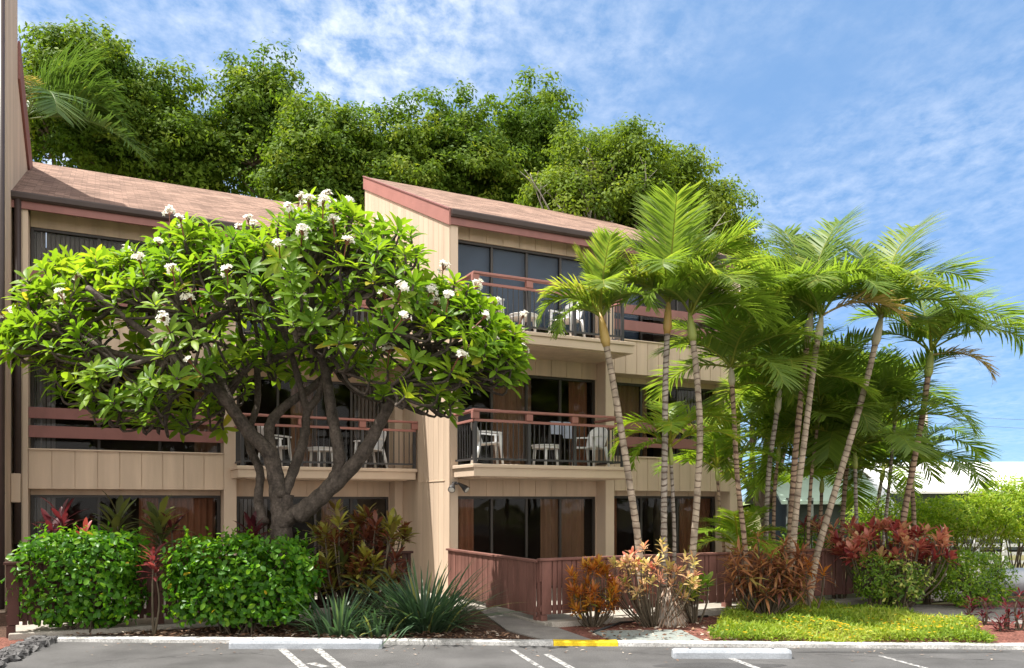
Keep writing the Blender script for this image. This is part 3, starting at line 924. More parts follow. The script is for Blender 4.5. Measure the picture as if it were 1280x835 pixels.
def side_wall(bld, u, v, bw=.305):
    """sided gable wall facing -u"""
    mb = MB()
    n = int(round(DEPTH / bw)); w = DEPTH / n
    for i in range(n):
        a = v + i * w + .005 if i else v + .0; b = v + (i + 1) * w - .005
        wall_prism(mb, u, u + .02, a, b, 0.02, EZ + SL * (a - v) - .1, EZ + SL * (b - v) - .1)
    wall_prism(mb, u + .012, u + .15, v + .01, v + DEPTH - .01, 0.02, EZ - .1, EZ + SL * DEPTH - .11)
    mb.build('side_wall', M['siding'], bld)
    s = MB(); s.bx(u - .012, u + .0, v + .25, v + 1.75, 2.44, 2.452)
    s.build('seam_flashing', M['trim'], bld)


cblank = ()
# right block
bR = root('apartment_block', 'nearer tan apartment block with a bright bare side wall and palms in front', 'building', P(3.5, 1, 0))
roof(bR, -.02, 7.6, 0, True)
core(bR, 0, 7.56, 0)
side_wall(bR, 0, 0)
for u0, u1, v1 in ((.0005, .195, .37), (3.755, 3.985, .52), (7.33, 7.56, .545)):
    pb = MB(); pb.bx(u0 + (.021 if u0 < .01 else 0), u1, -.001, v1, .02, 7.64)
    pb.build('post', M['trim'], bR, bevel=.01)
balcony_bay(bR, .2, 3.75, .06, 3.81, 0,
            [[(.0, .16, 'curtain_red', 'c'), (.62, .95, 'curtain', 'c')],
             [(.27, .55, 'curtain', 'c'), (.84, .97, 'curtain_red', 'c')],
             [(.0, 1.0, 'skyshade', 'shade')]], True, True, .13, 3.55)
parapet_bay(bR, 3.987, 7.328, 0, .31,
            [[(.0, .16, 'curtain_red', 'c'), (.72, 1.0, 'curtain_red', 'c')],
             [(.12, .42, 'curtain', 'c'), (.7, .98, 'blinds', 'blinds')],
             [(.0, .35, 'skyshade', 'shade')]])
dn = MB(); dn.tube([P(7.62, .03, .1), P(7.62, .03, 7.7)], .045, 8); dn.build('downspout', M['trim'], bR, smooth=True)

# left block, set back 2.85 m
VL = 2.85
bL = root('apartment_block', 'set-back tan apartment block behind the flowering tree, its roof meeting the bare side wall', 'building', P(-3.8, VL + 1, 0))
roof(bL, -8.0, -.02, VL, False)
core(bL, -7.68, -.005, VL)
for u0, u1, v1 in ((-7.665, -7.567, .545), (-3.978, -3.722, .545), (-.20, -.004, .50)):
    pb = MB(); pb.bx(u0, u1, VL - .001, VL + v1, .02, 7.64)
    pb.build('post', M['trim'], bL, bevel=.01)
parapet_bay(bL, -7.565, -3.98, VL, .40,
            [[(.0, .12, 'blinds', 'blinds'), (.55, .98, 'curtain_red', 'c')],
             [(.0, .12, 'blinds', 'blinds'), (.86, .99, 'curtain', 'c')],
             [(.0, .6, 'blinds', 'blinds')]])
balcony_bay(bL, -3.72, -.205, -3.87, -.03, VL,
            [[(.0, .2, 'blinds', 'blinds'), (.55, .7, 'curtain', 'c')],
             [(.35, .52, 'curtain', 'c'), (.74, .98, 'blinds', 'blinds')],
             [(.0, .3, 'skyshade', 'shade')]], True, False, -3.76, -.06)
mb = MB()
wall_prism(mb, -7.70, -7.666, VL + .001, VL + DEPTH, 0, EZ - .07, EZ + SL * DEPTH - .07)
mb.build('side_wall', M['siding'], bL)
dn = MB(); dn.tube([P(-7.73, VL - .06, 1.2), P(-7.73, VL - .06, 7.8)], .06, 8)
dn.build('downspout', M['gutter'], bL, smooth=True)

# neighbour at the left edge: taller, set forward
NU = -7.84
bN = root('apartment_building', 'taller tan building cut off by the left edge, with a dark downspout at its corner', 'building', P(NU - 2, 3, 0))
NV = 1.75
NL = 6.1


def ntop(v): return 12.9 if v < 4.15 else 11.45 - .36 * (v - 4.15)


mb = MB()
edges = [NV + i * .3 for i in range(8)] + [4.15] + [4.15 + .31 * i for i in range(1, 13)]
NL = edges[-1] - NV
for a, b in zip(edges[:-1], edges[1:]):
    wall_prism(mb, NU - .02, NU, a + .005, b - .005, .02, ntop(a), ntop(b - .001))
wall_prism(mb, NU - .16, NU - .012, NV + .01, 4.15, .02, 12.88, 12.88)
wall_prism(mb, NU - .16, NU - .012, 4.151, NV + NL - .01, .02, 11.43, ntop(NV + NL) - .02)
mb.build('side_wall', M['siding'], bN)
mb = MB()
for i in range(50):
    mb.bx(NU - 6, NU - .165, NV - .002 + .004 * (i % 2), NV + .1, 2.4 + i * .18, 2.4 + (i + 1) * .18 - .012)
mb.bx(NU - 6, NU - .17, NV + .01, NV + .2, .02, 11.6)
mb.build('front_wall', M['siding'], bN)
mb = MB(); mb.bx(NU - .30, NU - .002, NV - .03, NV + .25, .02, 2.15)
mb.build('corner_post', M['trim'], bN, bevel=.01)
mb = MB(); mb.tube([P(NU - .06, NV - .06, .1), P(NU - .06, NV - .06, 11.6)], .055, 10)
mb.build('downspout', M['gutter'], bN, smooth=True)
mb = MB()
q0, q1 = 4.16, NV + NL + .06
mb.hexa([P(NU + .003, q0, ntop(q0) - .75), P(NU + .05, q0, ntop(q0) - .75), P(NU + .05, q1, ntop(q1) - .75), P(NU + .003, q1, ntop(q1) - .75),
         P(NU + .003, q0, ntop(q0) + .03), P(NU + .05, q0, ntop(q0) + .03), P(NU + .05, q1, ntop(q1) + .03), P(NU + .003, q1, ntop(q1) + .03)])
mb.bx(NU - .1, NU + .055, NV + NL + .061, NV + NL + .12, 9.2, ntop(q1) + .04)
mb.build('end_board', M['maroon'], bN, bevel=.006)
mb = MB(); mb.bx(NU + .005, NU + .16, NV + .9, NV + 1.1, 2.0, 2.55)
mb.build('meter_box', M['trim'], bN, bevel=.01)

# twin flood lamp on the corner post
fx = root('flood_lamp', 'twin dark flood lamp under the balcony on the corner post', 'wall lamp', P(.11, -.02, 2.38))
mb = MB(); mb.lathe(P(.11, -.02, 2.36), [(.05, 0), (.055, .03), (.05, .06)], 10); mb.build('mount', M['steel'], fx)
for s_ in (-1, 1):
    a = np.array(P(.11, -.03, 2.38)); b = np.array(P(.11 + s_ * .11, -.17, 2.33)); c = np.array(P(.11 + s_ * .17, -.26, 2.25))
    mb = MB(); mb.tube([a, (a + b) / 2 + np.array([0, 0, .03]), b, b + (c - b) * .5, c], [.02, .022, .045, .065, .075], 12)
    lh = mb.build('lamp_head', M['steel'], fx, smooth=True)
    mb = MB(); mb.tube([c - (c - b) * .02, c + (c - b) * .06, c + (c - b) * .12], [.066, .055, .02], 12)
    mb.build('lens', M['bulb'], lh, smooth=True)


# ------------------------------------------------------------------ balcony furniture
def sheet_mb(rows):
    """grid of points -> MB sheet (give it thickness with a solidify modifier)"""
    mb = MB(); m_ = len(rows[0])
    vs = [p for r in rows for p in r]
    fs = [(i * m_ + j, i * m_ + j + 1, (i + 1) * m_ + j + 1, (i + 1) * m_ + j) for i in range(len(rows) - 1) for j in range(m_ - 1)]
    return mb.add(vs, fs)


def solid(o, t):
    s = o.modifiers.new('thickness', 'SOLIDIFY'); s.thickness = t; s.offset = 0
    return o


def make_chair(label, grp):
    c = root('plastic_chair', label, 'chair', (0, 0, 0), grp)
    rows = []
    for i in range(7):
        y = .24 - .46 * i / 6
        z = .43 + .015 * math.cos(i / 6 * math.pi) - (.03 if i == 0 else 0)
        rows.append([(x * (.24 + .012 * i / 6), y, z - .02 * (1 - (x * x))) for x in np.linspace(-1, 1, 9)])
    solid(sheet_mb(rows).build('seat', M['plastic'], c, smooth=True, local=True), .022)
    rows = []
    for i in range(8):
        f = i / 7
        hw = .235 + .03 * math.sin(f * math.pi * .8)
        if f > .6: hw *= math.sqrt(max(0.04, 1 - ((f - .6) / .42) ** 2))
        rows.append([(x * hw, -.21 - .17 * f + .06 * x * x, .42 + .47 * f) for x in np.linspace(-1, 1, 9)])
    bk = solid(sheet_mb(rows).build('backrest', M['plastic'], c, smooth=True, local=True), .024)
    for sx in (-1, 1):
        mb = MB(); mb.tube([(sx * .25, .20, .62), (sx * .255, .21, .42), (sx * .28, .25, 0)], [.032, .036, .022], 8)
        mb.build('leg', M['plastic'], c, smooth=True, local=True)
        mb = MB(); mb.tube([(sx * .24, -.20, .44), (sx * .26, -.25, .22), (sx * .27, -.30, 0)], [.036, .034, .022], 8)
        mb.build('leg', M['plastic'], c, smooth=True, local=True)
        mb = MB()
        mb.add([(sx * .22, .25, .625), (sx * .29, .25, .625), (sx * .30, -.05, .65), (sx * .235, -.27, .655), (sx * .215, -.26, .655), (sx * .235, -.05, .65)],
               [(0, 1, 2, 5), (5, 2, 3, 4)])
        solid(mb.build('armrest', M['plastic'], c, local=True), .03)
    return c


def copy_tree(o, parent=None):
    c = o.copy(); COL.objects.link(c)
    if parent is not None: c.parent = parent
    for ch in list(o.children): copy_tree(ch, c)
    return c


GC = 'white plastic chairs on the balconies'
GT = 'white plastic tables on the balconies'
ch0 = make_chair('x', GC)
mb = MB()


def make_table(label):
    t = root('plastic_table', label, 'table', (0, 0, 0), GT)
    mb = MB(); mb.lathe((0, 0, .36), [(.27, 0), (.285, .01), (.285, .055), (.30, .062), (.305, .08), (.28, .088)], 28)
    mb.build('tabletop', M['plastic'], t, smooth=False, local=True, bevel=.006)
    for a in range(4):
        q = R(45 + 90 * a)
        mb = MB(); mb.tube([(.22 * math.cos(q), .22 * math.sin(q), .37), (.25 * math.cos(q), .25 * math.sin(q), 0)], [.036, .024], 8)
        mb.build('leg', M['plastic'], t, smooth=True, local=True)
    return t


tb0 = make_table('x')
ru = math.atan2(UV_U[1], UV_U[0])
chairs = [   # u, v, floor, facing angle relative to +u, label
    (uat(610, -.55), -.55, 1, -15, 'white plastic chair left of the table on the nearer block\'s lower balcony'),
    (uat(738, -.5), -.5, 1, 200, 'white plastic chair right of the table on the nearer block\'s lower balcony'),
    (uat(612, -.5), -.5, 2, -15, 'white plastic chair mostly hidden by leaves on the top balcony'),
    (uat(708, -.55), -.55, 2, 205, 'white plastic chair in full view right of the round table on the top balcony'),
    (uat(344, VL - .5), VL - .5, 1, 10, 'white plastic chair behind the flowering tree, left of that balcony\'s table'),
    (uat(462, VL - .5), VL - .5, 1, 190, 'white plastic chair behind the tree\'s right limb on the set-back balcony'),
]
for i, (u, v, k, a, lab) in enumerate(chairs):
    o = ch0 if i == 0 else copy_tree(ch0)
    o.location = P(u, v, FL[k] + .001)
    o.rotation_euler = (0, 0, ru + R(a) - R(90))
    o['label'] = lab
tables = [
    (uat(682, -.5), -.5, 1, 'low round white table on the nearer block\'s lower balcony'),
    (uat(654, -.5), -.5, 2, 'low round white table on the top balcony under the roller shades'),
    (uat(402, VL - .5), VL - .5, 1, 'low white table on the balcony behind the flowering tree'),
]
for i, (u, v, k, lab) in enumerate(tables):
    o = tb0 if i == 0 else copy_tree(tb0)
    o.location = P(u, v, FL[k] + .001)
    o.rotation_euler = (0, 0, ru + .3)
    o['label'] = lab
# towels hung over a drying rack by the lower balcony's glass
tw = root('towel_rack', 'small rack hung with pale blue towels by the lower balcony glass', 'towel rack', P(2.72, .12, FL[1]))
mb = MB()
for s_ in (-.3, .3):
    mb.bar(P(2.72 + s_, .02, FL[1]), P(2.72 + s_, .17, FL[1] + 1.0), .02, .02); mb.bar(P(2.72 + s_, .32, FL[1]), P(2.72 + s_, .17, FL[1] + 1.0), .02, .02)
mb.bar(P(2.4, .17, FL[1] + 1.0), P(3.04, .17, FL[1] + 1.0), .02, .02)
mb.build('rack', M['steel'], tw)
towel = surf('pale_blue_towel', (0.42, 0.46, 0.58), 0.9, 0.15, 8, (1, 1, 1), 0.3, 90, 0.1)
for s0, s1, d in ((-.28, -.02, .26), (.03, .25, .34)):
    mb = MB(); mb.bx(2.72 + s0, 2.72 + s1, .145, .156, FL[1] + 1.0 - d, FL[1] + 1.02); mb.bx(2.72 + s0, 2.72 + s1, .184, .195, FL[1] + 1.0 - d * .8, FL[1] + 1.02)
    mb.bx(2.72 + s0, 2.72 + s1, .1565, .1835, FL[1] + 1.012, FL[1] + 1.022)
    mb.build('towel', towel, tw, bevel=.004)


# ------------------------------------------------------------------ fences
def fence(name, label, a, b, h, mat, z0=.16, bw=.15, gap=.018, seed=1, cap=True, post_every=2.2, flip=1, rails=True):
    """board fence between building-frame points a and b; boards stand on the outer side"""
    rr = random.Random(seed)
    pa = np.array(P(a[0], a[1], 0)); pb = np.array(P(b[0], b[1], 0))
    Lh = np.linalg.norm(pb - pa); d = (pb - pa) / Lh
    nrm = np.array([d[1], -d[0], 0]) * flip        # outer side
    fe = root(name, label, 'fence', tuple(pa))
    ztop = z0 + h

    def slab(mb, s0, s1, n0, n1, z0_, z1_):
        q = [pa + d * s0 + nrm * n0, pa + d * s1 + nrm * n0, pa + d * s1 + nrm * n1, pa + d * s0 + nrm * n1]
        mb.hexa([(p[0], p[1], z0_) for p in q] + [(p[0], p[1], z1_) for p in q])
    s = 0.02
    wide = True
    while s < Lh - .04:
        w = bw * rr.uniform(.95, 1.05) if wide else bw * .42
        w = min(w, Lh - s - .01)
        mb = MB(); slab(mb, s, s + w, .0, .02 if wide else .016, z0 + rr.uniform(0, .012), ztop - .03 - rr.uniform(0, .004))
        mb.build('board', mat, fe, bevel=.003)
        s += w + gap * rr.uniform(.7, 1.3)
        wide = (not wide) if rr.random() < .75 else wide
    if rails:
        mb = MB(); slab(mb, 0, Lh, -.045, -.003, ztop - .36, ztop - .03); mb.build('top_rail', mat, fe)
        mb = MB(); slab(mb, 0, Lh, -.045, -.003, z0 + .06, z0 + .15); mb.build('bottom_rail', mat, fe)
    if cap:
        mb = MB(); slab(mb, -.03, Lh + .03, -.07, .05, ztop - .028, ztop + .012); mb.build('cap_rail', mat, fe, bevel=.006)
    n = max(1, int(round(Lh / post_every)))
    for i in range(n + 1):
        c = min(max(i * Lh / n, .06), Lh - .06)
        mb = MB(); slab(mb, c - .05, c + .05, -.15, -.05, 0, ztop - .03)
        mb.build('post', mat, fe)
        mb = MB(); slab(mb, c - .055, c + .055, -.047, .016, .0, z0 + .0)
        mb.build('post_foot', mat, fe)
    return fe


fence('board_fence', 'sunlit red-brown board fence running out from the bare side wall to the walkway', (-.03, -.03), (-.03, -3.82), .90, M['fence'], .16, .15, .012, 3, flip=1)
fence('board_fence', 'long red-brown board fence below the palms, facing the parking lot', (-.02, -3.90), (7.75, -3.90), .90, M['fence'], .19, .17, .02, 5)
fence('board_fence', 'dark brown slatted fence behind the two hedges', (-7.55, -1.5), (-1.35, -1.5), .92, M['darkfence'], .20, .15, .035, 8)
fence('board_fence', 'short red-brown fence panel behind the red crotons, end of the long one', (7.9, -3.9), (8.75, -3.9), .90, M['fence'], .17, .17, .008, 9)
# ledge of pale concrete under the long fence
mb = MB(); mb.bx(-.02, 10.2, -4.28, -4.13, -.03, .125)
tag(mb.build('fence_footing', M['concrete'], bevel=.01), None, None, None, 'structure')
mb = MB(); mb.bx(-7.5, -.2, -1.74, -1.63, -.03, .115)
tag(mb.build('patio_edge', M['concrete'], bevel=.01), None, None, None, 'structure')


# ------------------------------------------------------------------ wheel stops
def wheel_stop(label, x0, x1, y, slope):
    t = root('wheel_stop', label, 'wheel stop', ((x0 + x1) / 2, y, 0), 'concrete wheel stops')
    ang = math.atan(slope)
    t.rotation_euler = (0, 0, ang)
    Lh = (x1 - x0) / 2
    prof = [(-.085, 0), (-.075, .07), (-.045, .115), (.045, .115), (.075, .07), (.085, 0)]
    mb = MB(); vs = []
    xs = [-Lh, -Lh + .04, -Lh + .06] + list(np.linspace(-Lh + .3, Lh - .3, 7)) + [Lh - .06, Lh - .04, Lh]
    for i, x in enumerate(xs):
        e = .86 if i in (0, len(xs) - 1) else 1
        vs += [(x, p * e + random.uniform(-.002, .002), z * (e if z else 1) + (random.uniform(-.002, .002) if z else 0)) for p, z in prof]
    n_ = len(prof)
    fs = [(i * n_ + k, i * n_ + k + 1, (i + 1) * n_ + k + 1, (i + 1) * n_ + k) for i in range(len(xs) - 1) for k in range(n_ - 1)]
    fs += [tuple(range(n_ - 1, -1, -1)), tuple((len(xs) - 1) * n_ + k for k in range(n_))]
    mb.add(vs, fs).build('bar', M['stop'], t, local=True, bevel=.006)
    for sx in (-1, 1):
        mb = MB(); mb.lathe((sx * Lh * .7, 0, .112), [(.018, 0), (.018, .008)], 10)
        mb.build('pin', M['steel'], t, local=True)


wheel_stop('white wheel stop lying against the curb in front of the plumeria', GX(287, 11.3), GX(478, 11.3), 11.33, 0.0)
wheel_stop('white wheel stop in full sun in front of the flower patch', GX(842, 10.55), GX(990, 10.55), 10.62, -.02)
mb = MB(); mb.lathe((GX(1046, 13.4), 13.4, .03), [(.42, 0), (.44, .03), (.40, .055)], 24)
tag(mb.build('utility_cover', M['greylid']), 'flat green utility cover in the grass near the end of the fence', 'utility cover')
# black irrigation pipe on the cinder bed
mb = MB(); mb.tube([(*gpt(742, 790, .06), .06), (*gpt(775, 779, .06), .07), (*gpt(850, 772, .06), .06), (*gpt(885, 770, .06), .06)], .018, 6)
tag(mb.build('irrigation_pipe', M['hose'], smooth=True), 'thin black irrigation pipe lying on the red cinder bed', 'pipe')


# ------------------------------------------------------------------ plumeria
def bez(pts, n=10):
    """Catmull-Rom through points"""
    pts = [np.array(p, float) for p in pts]
    if len(pts) == 2:
        return [pts[0] + (pts[1] - pts[0]) * t for t in np.linspace(0, 1, n)]
    out = []
    q = [2 * pts[0] - pts[1]] + pts + [2 * pts[-1] - pts[-2]]
    for i in range(len(pts) - 1):
        a, b, c, d = q[i], q[i + 1], q[i + 2], q[i + 3]
        for t in np.linspace(0, 1, n, endpoint=False):
            out.append(.5 * (2 * b + (c - a) * t + (2 * a - 5 * b + 4 * c - d) * t * t + (3 * b - a - 3 * c + d) * t ** 3))
    out.append(pts[-1])
    return out


def plumeria():
    PY = 13.5
    base = W(348, 790, PY)
    t = root('plumeria_tree', 'spreading plumeria tree with white flower clusters and a dark forked trunk', 'tree', (base[0], base[1], .03))
    mb = MB()

    def limb(px, dy, r0, r1):
        pts = [W(x, y, PY + o) for (x, y), o in zip(px, dy)]
        cv = bez(pts, 8)
        rr = [r0 + (r1 - r0) * (i / (len(cv) - 1)) ** .8 for i in range(len(cv))]
        rr = [r * (1 + .07 * math.sin(i * 1.9) + random.uniform(-.03, .03)) for i, r in enumerate(rr)]
        mb.tube(cv, [q * .84 for q in rr], 12)
        return cv[-1]
    limb([(350, 795), (346, 720), (352, 655), (356, 618)], [0, 0, 0, 0], .33, .17)
    ends = []
    ends.append(limb([(353, 660), (347, 612), (337, 568), (311, 540), (288, 508), (262, 478), (215, 440)], [0, 0, -.05, -.1, -.25, -.4, -.6], .20, .085))
    ends.append(limb([(340, 572), (337, 533), (356, 508), (398, 478), (430, 440)], [-.05, .1, .2, .5, .8], .12, .07))
    ends.append(limb([(352, 625), (368, 585), (381, 545), (384, 515), (400, 490), (420, 420)], [0, .15, .2, .2, .3, .5], .12, .06))
    ends.append(limb([(356, 650), (387, 630), (417, 600), (424, 572), (414, 512), (408, 470), (395, 420)], [0, -.1, -.15, -.2, -.2, -.1, 0], .17, .08))
    ends.append(limb([(372, 645), (405, 618), (450, 572), (477, 525), (497, 492), (545, 450)], [-.05, -.15, -.25, -.35, -.4, -.5], .19, .075))
    ends.append(limb([(330, 655), (323, 625), (325, 590), (313, 562), (311, 540), (322, 500), (320, 440)], [.05, .2, .35, .45, .5, .7, .9], .10, .06))
    ends.append(limb([(262, 478), (205, 455), (140, 440), (90, 415)], [-.4, -.5, -.3, -.1], .085, .05))
    ends.append(limb([(290, 510), (262, 440), (225, 380), (190, 345)], [-.25, 0, .3, .5], .095, .05))
    ends.append(limb([(408, 470), (395, 410), (410, 340), (415, 300)], [-.1, 0, .1, .1], .08, .045))
    ends.append(limb([(497, 492), (545, 468), (590, 450), (615, 430)], [-.4, -.3, -.1, .1], .07, .045))
    ends.append(limb([(384, 515), (360, 430), (330, 360), (300, 320)], [.2, .1, -.2, -.4], .075, .045))
    ends.append(limb([(545, 450), (520, 390), (500, 340)], [-.5, -.2, 0], .06, .04))
    ends.append(limb([(215, 440), (160, 400), (110, 360)], [-.6, -.9, -1.0], .07, .045))
    ends = np.array(ends)
    # sawn-off stubs on the trunk
    for x, y, r in ((351, 617, .075),):
        p = W(x, y, PY - .12); mb.tube([p + np.array([0, .12, -.05]), p, p + np.array([0, -.05, .03])], [r * 1.2, r * 1.0, r * .85], 10)
    # crown outline
    xs = np.array([-2, 20, 40, 55, 90, 120, 150, 185, 240, 290, 340, 385, 410, 440, 475, 515, 530, 550, 575, 600, 640, 657])
    yt = np.array([402, 388, 352, 308, 300, 304, 318, 290, 268, 276, 288, 266, 250, 256, 290, 286, 322, 368, 364, 376, 415, 440])
    xb = np.array([-2, 20, 60, 90, 130, 200, 240, 290, 330, 420, 450, 490, 540, 560, 600, 640, 657])
    yb = np.array([416, 436, 456, 494, 515, 528, 520, 478, 445, 440, 468, 488, 512, 508, 482, 480, 455])
    tips = []; dirs = []
    zc = 4.15
    while len(tips) < 700:
        px_ = RNG.uniform(4, 648)
        e = abs((px_ - 325) / 335)
        bd = 1.75 * math.sqrt(max(.02, 1 - e ** 2.2))
        dy = RNG.uniform(-1, 1) * bd
        k = math.sqrt(max(0, 1 - (dy / bd) ** 2))
        Y = PY + dy + np.interp(px_, [120, 300, 560], [.3, .15, -.95])
        ztop = CAMZ + (HY - np.interp(px_, xs, yt)) * PY / F
        zbot = CAMZ + (HY - np.interp(px_, xb, yb)) * PY / F
        zmid = zbot + .12 * (ztop - zbot)
        zs = zmid + (ztop - zmid) * k
        r_ = RNG.random()
        if r_ < .60: z = zs - abs(RNG.normal()) * .30 - .1
        elif r_ < .80: z = RNG.uniform(zbot, zs)
        else: z = zbot + RNG.uniform(-.1, .35)
        if z < zbot - .15: continue
        p = np.array([GX(px_, PY), Y, z])
        if tips and np.min(np.linalg.norm(np.array(tips) - p, axis=1)) < .12: continue
        tips.append(p)
        nrm = unit(np.array([(px_ - 325) / 335 * .7, dy / 2.15 * .9, .75 * k + .25 + .15 * (z - zbot)]))
        dirs.append(unit(nrm + RNG.normal(size=3) * .22))
    tips = np.array(tips); dirs = np.array(dirs)
    # branching: tips gather at knees, knees gather at limb ends
    K = 62
    cen = tips[RNG.choice(len(tips), K, replace=False)]
    for _ in range(6):
        lab = np.argmin(np.linalg.norm(tips[:, None] - cen[None], axis=2), axis=1)
        for k in range(K):
            if (lab == k).any(): cen[k] = tips[lab == k].mean(0)
    core_c = np.array([GX(335, PY), PY, 3.7])
    for k in range(K):
        knee = cen[k] + (core_c - cen[k]) * .22 + np.array([0, 0, -.06])
        e = ends[np.argmin(np.linalg.norm(ends - knee, axis=1) + .3 * np.maximum(0, ends[:, 2] - knee[2]))]
        m_ = (e + knee) / 2 + np.array([0, 0, -.03]) + RNG.normal(size=3) * .06
        mb.tube(bez([e, m_, knee], 5), np.linspace(.05, .032, 11), 7)
        for i in np.where(lab == k)[0]:
            tp = tips[i]; q = tp - dirs[i] * .22
            mb.tube(bez([knee, (knee + q) / 2 + np.array([0, 0, -.02]) + RNG.normal(size=3) * .04, q, tp], 3), np.linspace(.028, .017, 10), 6)
    mb.build('trunk', M['bark'], t, smooth=True)
    lv = LV()
    C = []; D = []; Nn = []; Ls = []; T = []; Dr = []
    for p, d in zip(tips, dirs):
        nl = RNG.integers(9, 15)
        x = unit(np.cross(d, RNG.normal(size=3))); y = np.cross(d, x)
        tb = RNG.uniform(.15, .75)
        for i in range(nl):
            a = i * 2.4 + RNG.uniform(-.2, .2)
            tilt = .12 + .85 * (i / nl) + RNG.uniform(-.1, .1)
            rad = x * math.cos(a) + y * math.sin(a)
            dd = rad * math.sin(.5 + tilt) + d * math.cos(.5 + tilt)
            nn = d * math.sin(.5 + tilt) - rad * math.cos(.5 + tilt)
            C.append(p - d * .09 * (i / nl) + rad * .015); D.append(dd); Nn.append(nn)
            Ls.append(RNG.uniform(.20, .35) * (.75 + .25 * min(1, i / 5)))
            T.append(np.clip(tb + RNG.normal() * .13, 0, .93) if RNG.random() > .015 else 1.0); Dr.append(RNG.uniform(.05, .5))
    Ls = np.array(Ls)
    lv.leaves(C, D, Nn, Ls, Ls * RNG.uniform(.27, .37, len(Ls)), T, ROW_LEAF, .16, Dr)
    lv.build('crown', M['plum'], t)
    # flower clusters stand above the upper rosettes and along the front
    score = .28 * tips[:, 2] - .42 * (tips[:, 1] - PY) + RNG.normal(size=len(tips)) * .8
    sel = np.argsort(-score)[:64]
    for i in sel:
        p = tips[i] + dirs[i] * .20 + np.array([0, 0, .04])
        st = MB(); st.tube([tips[i], p - dirs[i] * .03], [.012, .009], 5)
        fl = LV(); C = []; D = []; Nn = []; T = []
        for k in range(RNG.integers(8, 15)):
            ax = unit(dirs[i] + RNG.normal(size=3) * .6 + np.array([0, 0, .3]))
            c = p + ax * RNG.uniform(.05, .12)
            st.tube([p - dirs[i] * .03, c], .005, 4, tint=.3)
            x = unit(np.cross(ax, RNG.normal(size=3))); y = np.cross(ax, x)
            for q in range(5):
                a = q * 2 * math.pi / 5
                rad = x * math.cos(a) + y * math.sin(a)
                C.append(c); D.append(rad + ax * .45); Nn.append(ax); T.append(RNG.random())
        fl.leaves(C, D, Nn, .052, .036, T, ROW_SMALL, .1, .1)
        fc = fl.build('flower_cluster', M['petal'], t)
        st.build('stalk', M['bud'], fc, tint=True)


plumeria()


# ------------------------------------------------------------------ palms
def frond(lv, mb, base, az, el0, L, droop, leaflet=.5, nl=38, wl=.032, tint=.5, vee=.35, tj=.12, petiole=.16, curl=0.0):
    m_ = 18
    p = np.array(base, float); pts = [p.copy()]; tans = []
    for i in range(m_):
        s = (i + .5) / m_
        el = el0 - droop * s ** 1.4
        a = az + curl * s
        tg = np.array([math.cos(a) * math.cos(el), math.sin(a) * math.cos(el), math.sin(el)])
        p = p + tg * L / m_; pts.append(p.copy()); tans.append(tg)
    mb.tube(pts, np.linspace(.022, .005, len(pts)), 6, tint=min(1, tint + .35))
    pts = np.array(pts); tans = np.array(tans + [tans[-1]])
    ss = petiole + (1 - petiole) * (np.arange(nl) + .5) / nl
    C = []; D = []; N_ = []; LL = []; T = []; DR = []
    for s in ss:
        f = s * m_; i = min(int(f), m_ - 1)
        c = pts[i] + (pts[i + 1] - pts[i]) * (f - i); tg = tans[i]
        side = np.array([-math.sin(az + curl * s), math.cos(az + curl * s), 0])
        up = np.cross(tg, side); up = up if up[2] > 0 or abs(tg[2]) > .98 else -up
        q = (s - petiole) / (1 - petiole)
        ll = leaflet * (.45 + .75 * math.sin(math.pi * min(1, .12 + q * .80)) ** .8) * (1 if q < .9 else .75)
        for sg in (-1, 1):
            d = tg * (.45 + .5 * q) + side * sg * .85 + up * (vee * RNG.uniform(.5, 1.3)) + RNG.normal(size=3) * .05
            C.append(c); D.append(d); N_.append(up - side * sg * .3); LL.append(ll * RNG.uniform(.88, 1.1))
            T.append(np.clip(tint + RNG.normal() * tj, 0, 1)); DR.append(RNG.uniform(.12, .42))
    lv.leaves(C, D, N_, LL, np.full(len(LL), wl) * RNG.uniform(.85, 1.2, len(LL)), T, ROW_FROND, .0, DR, mid=False)


GP = 'slender palms along the fence'


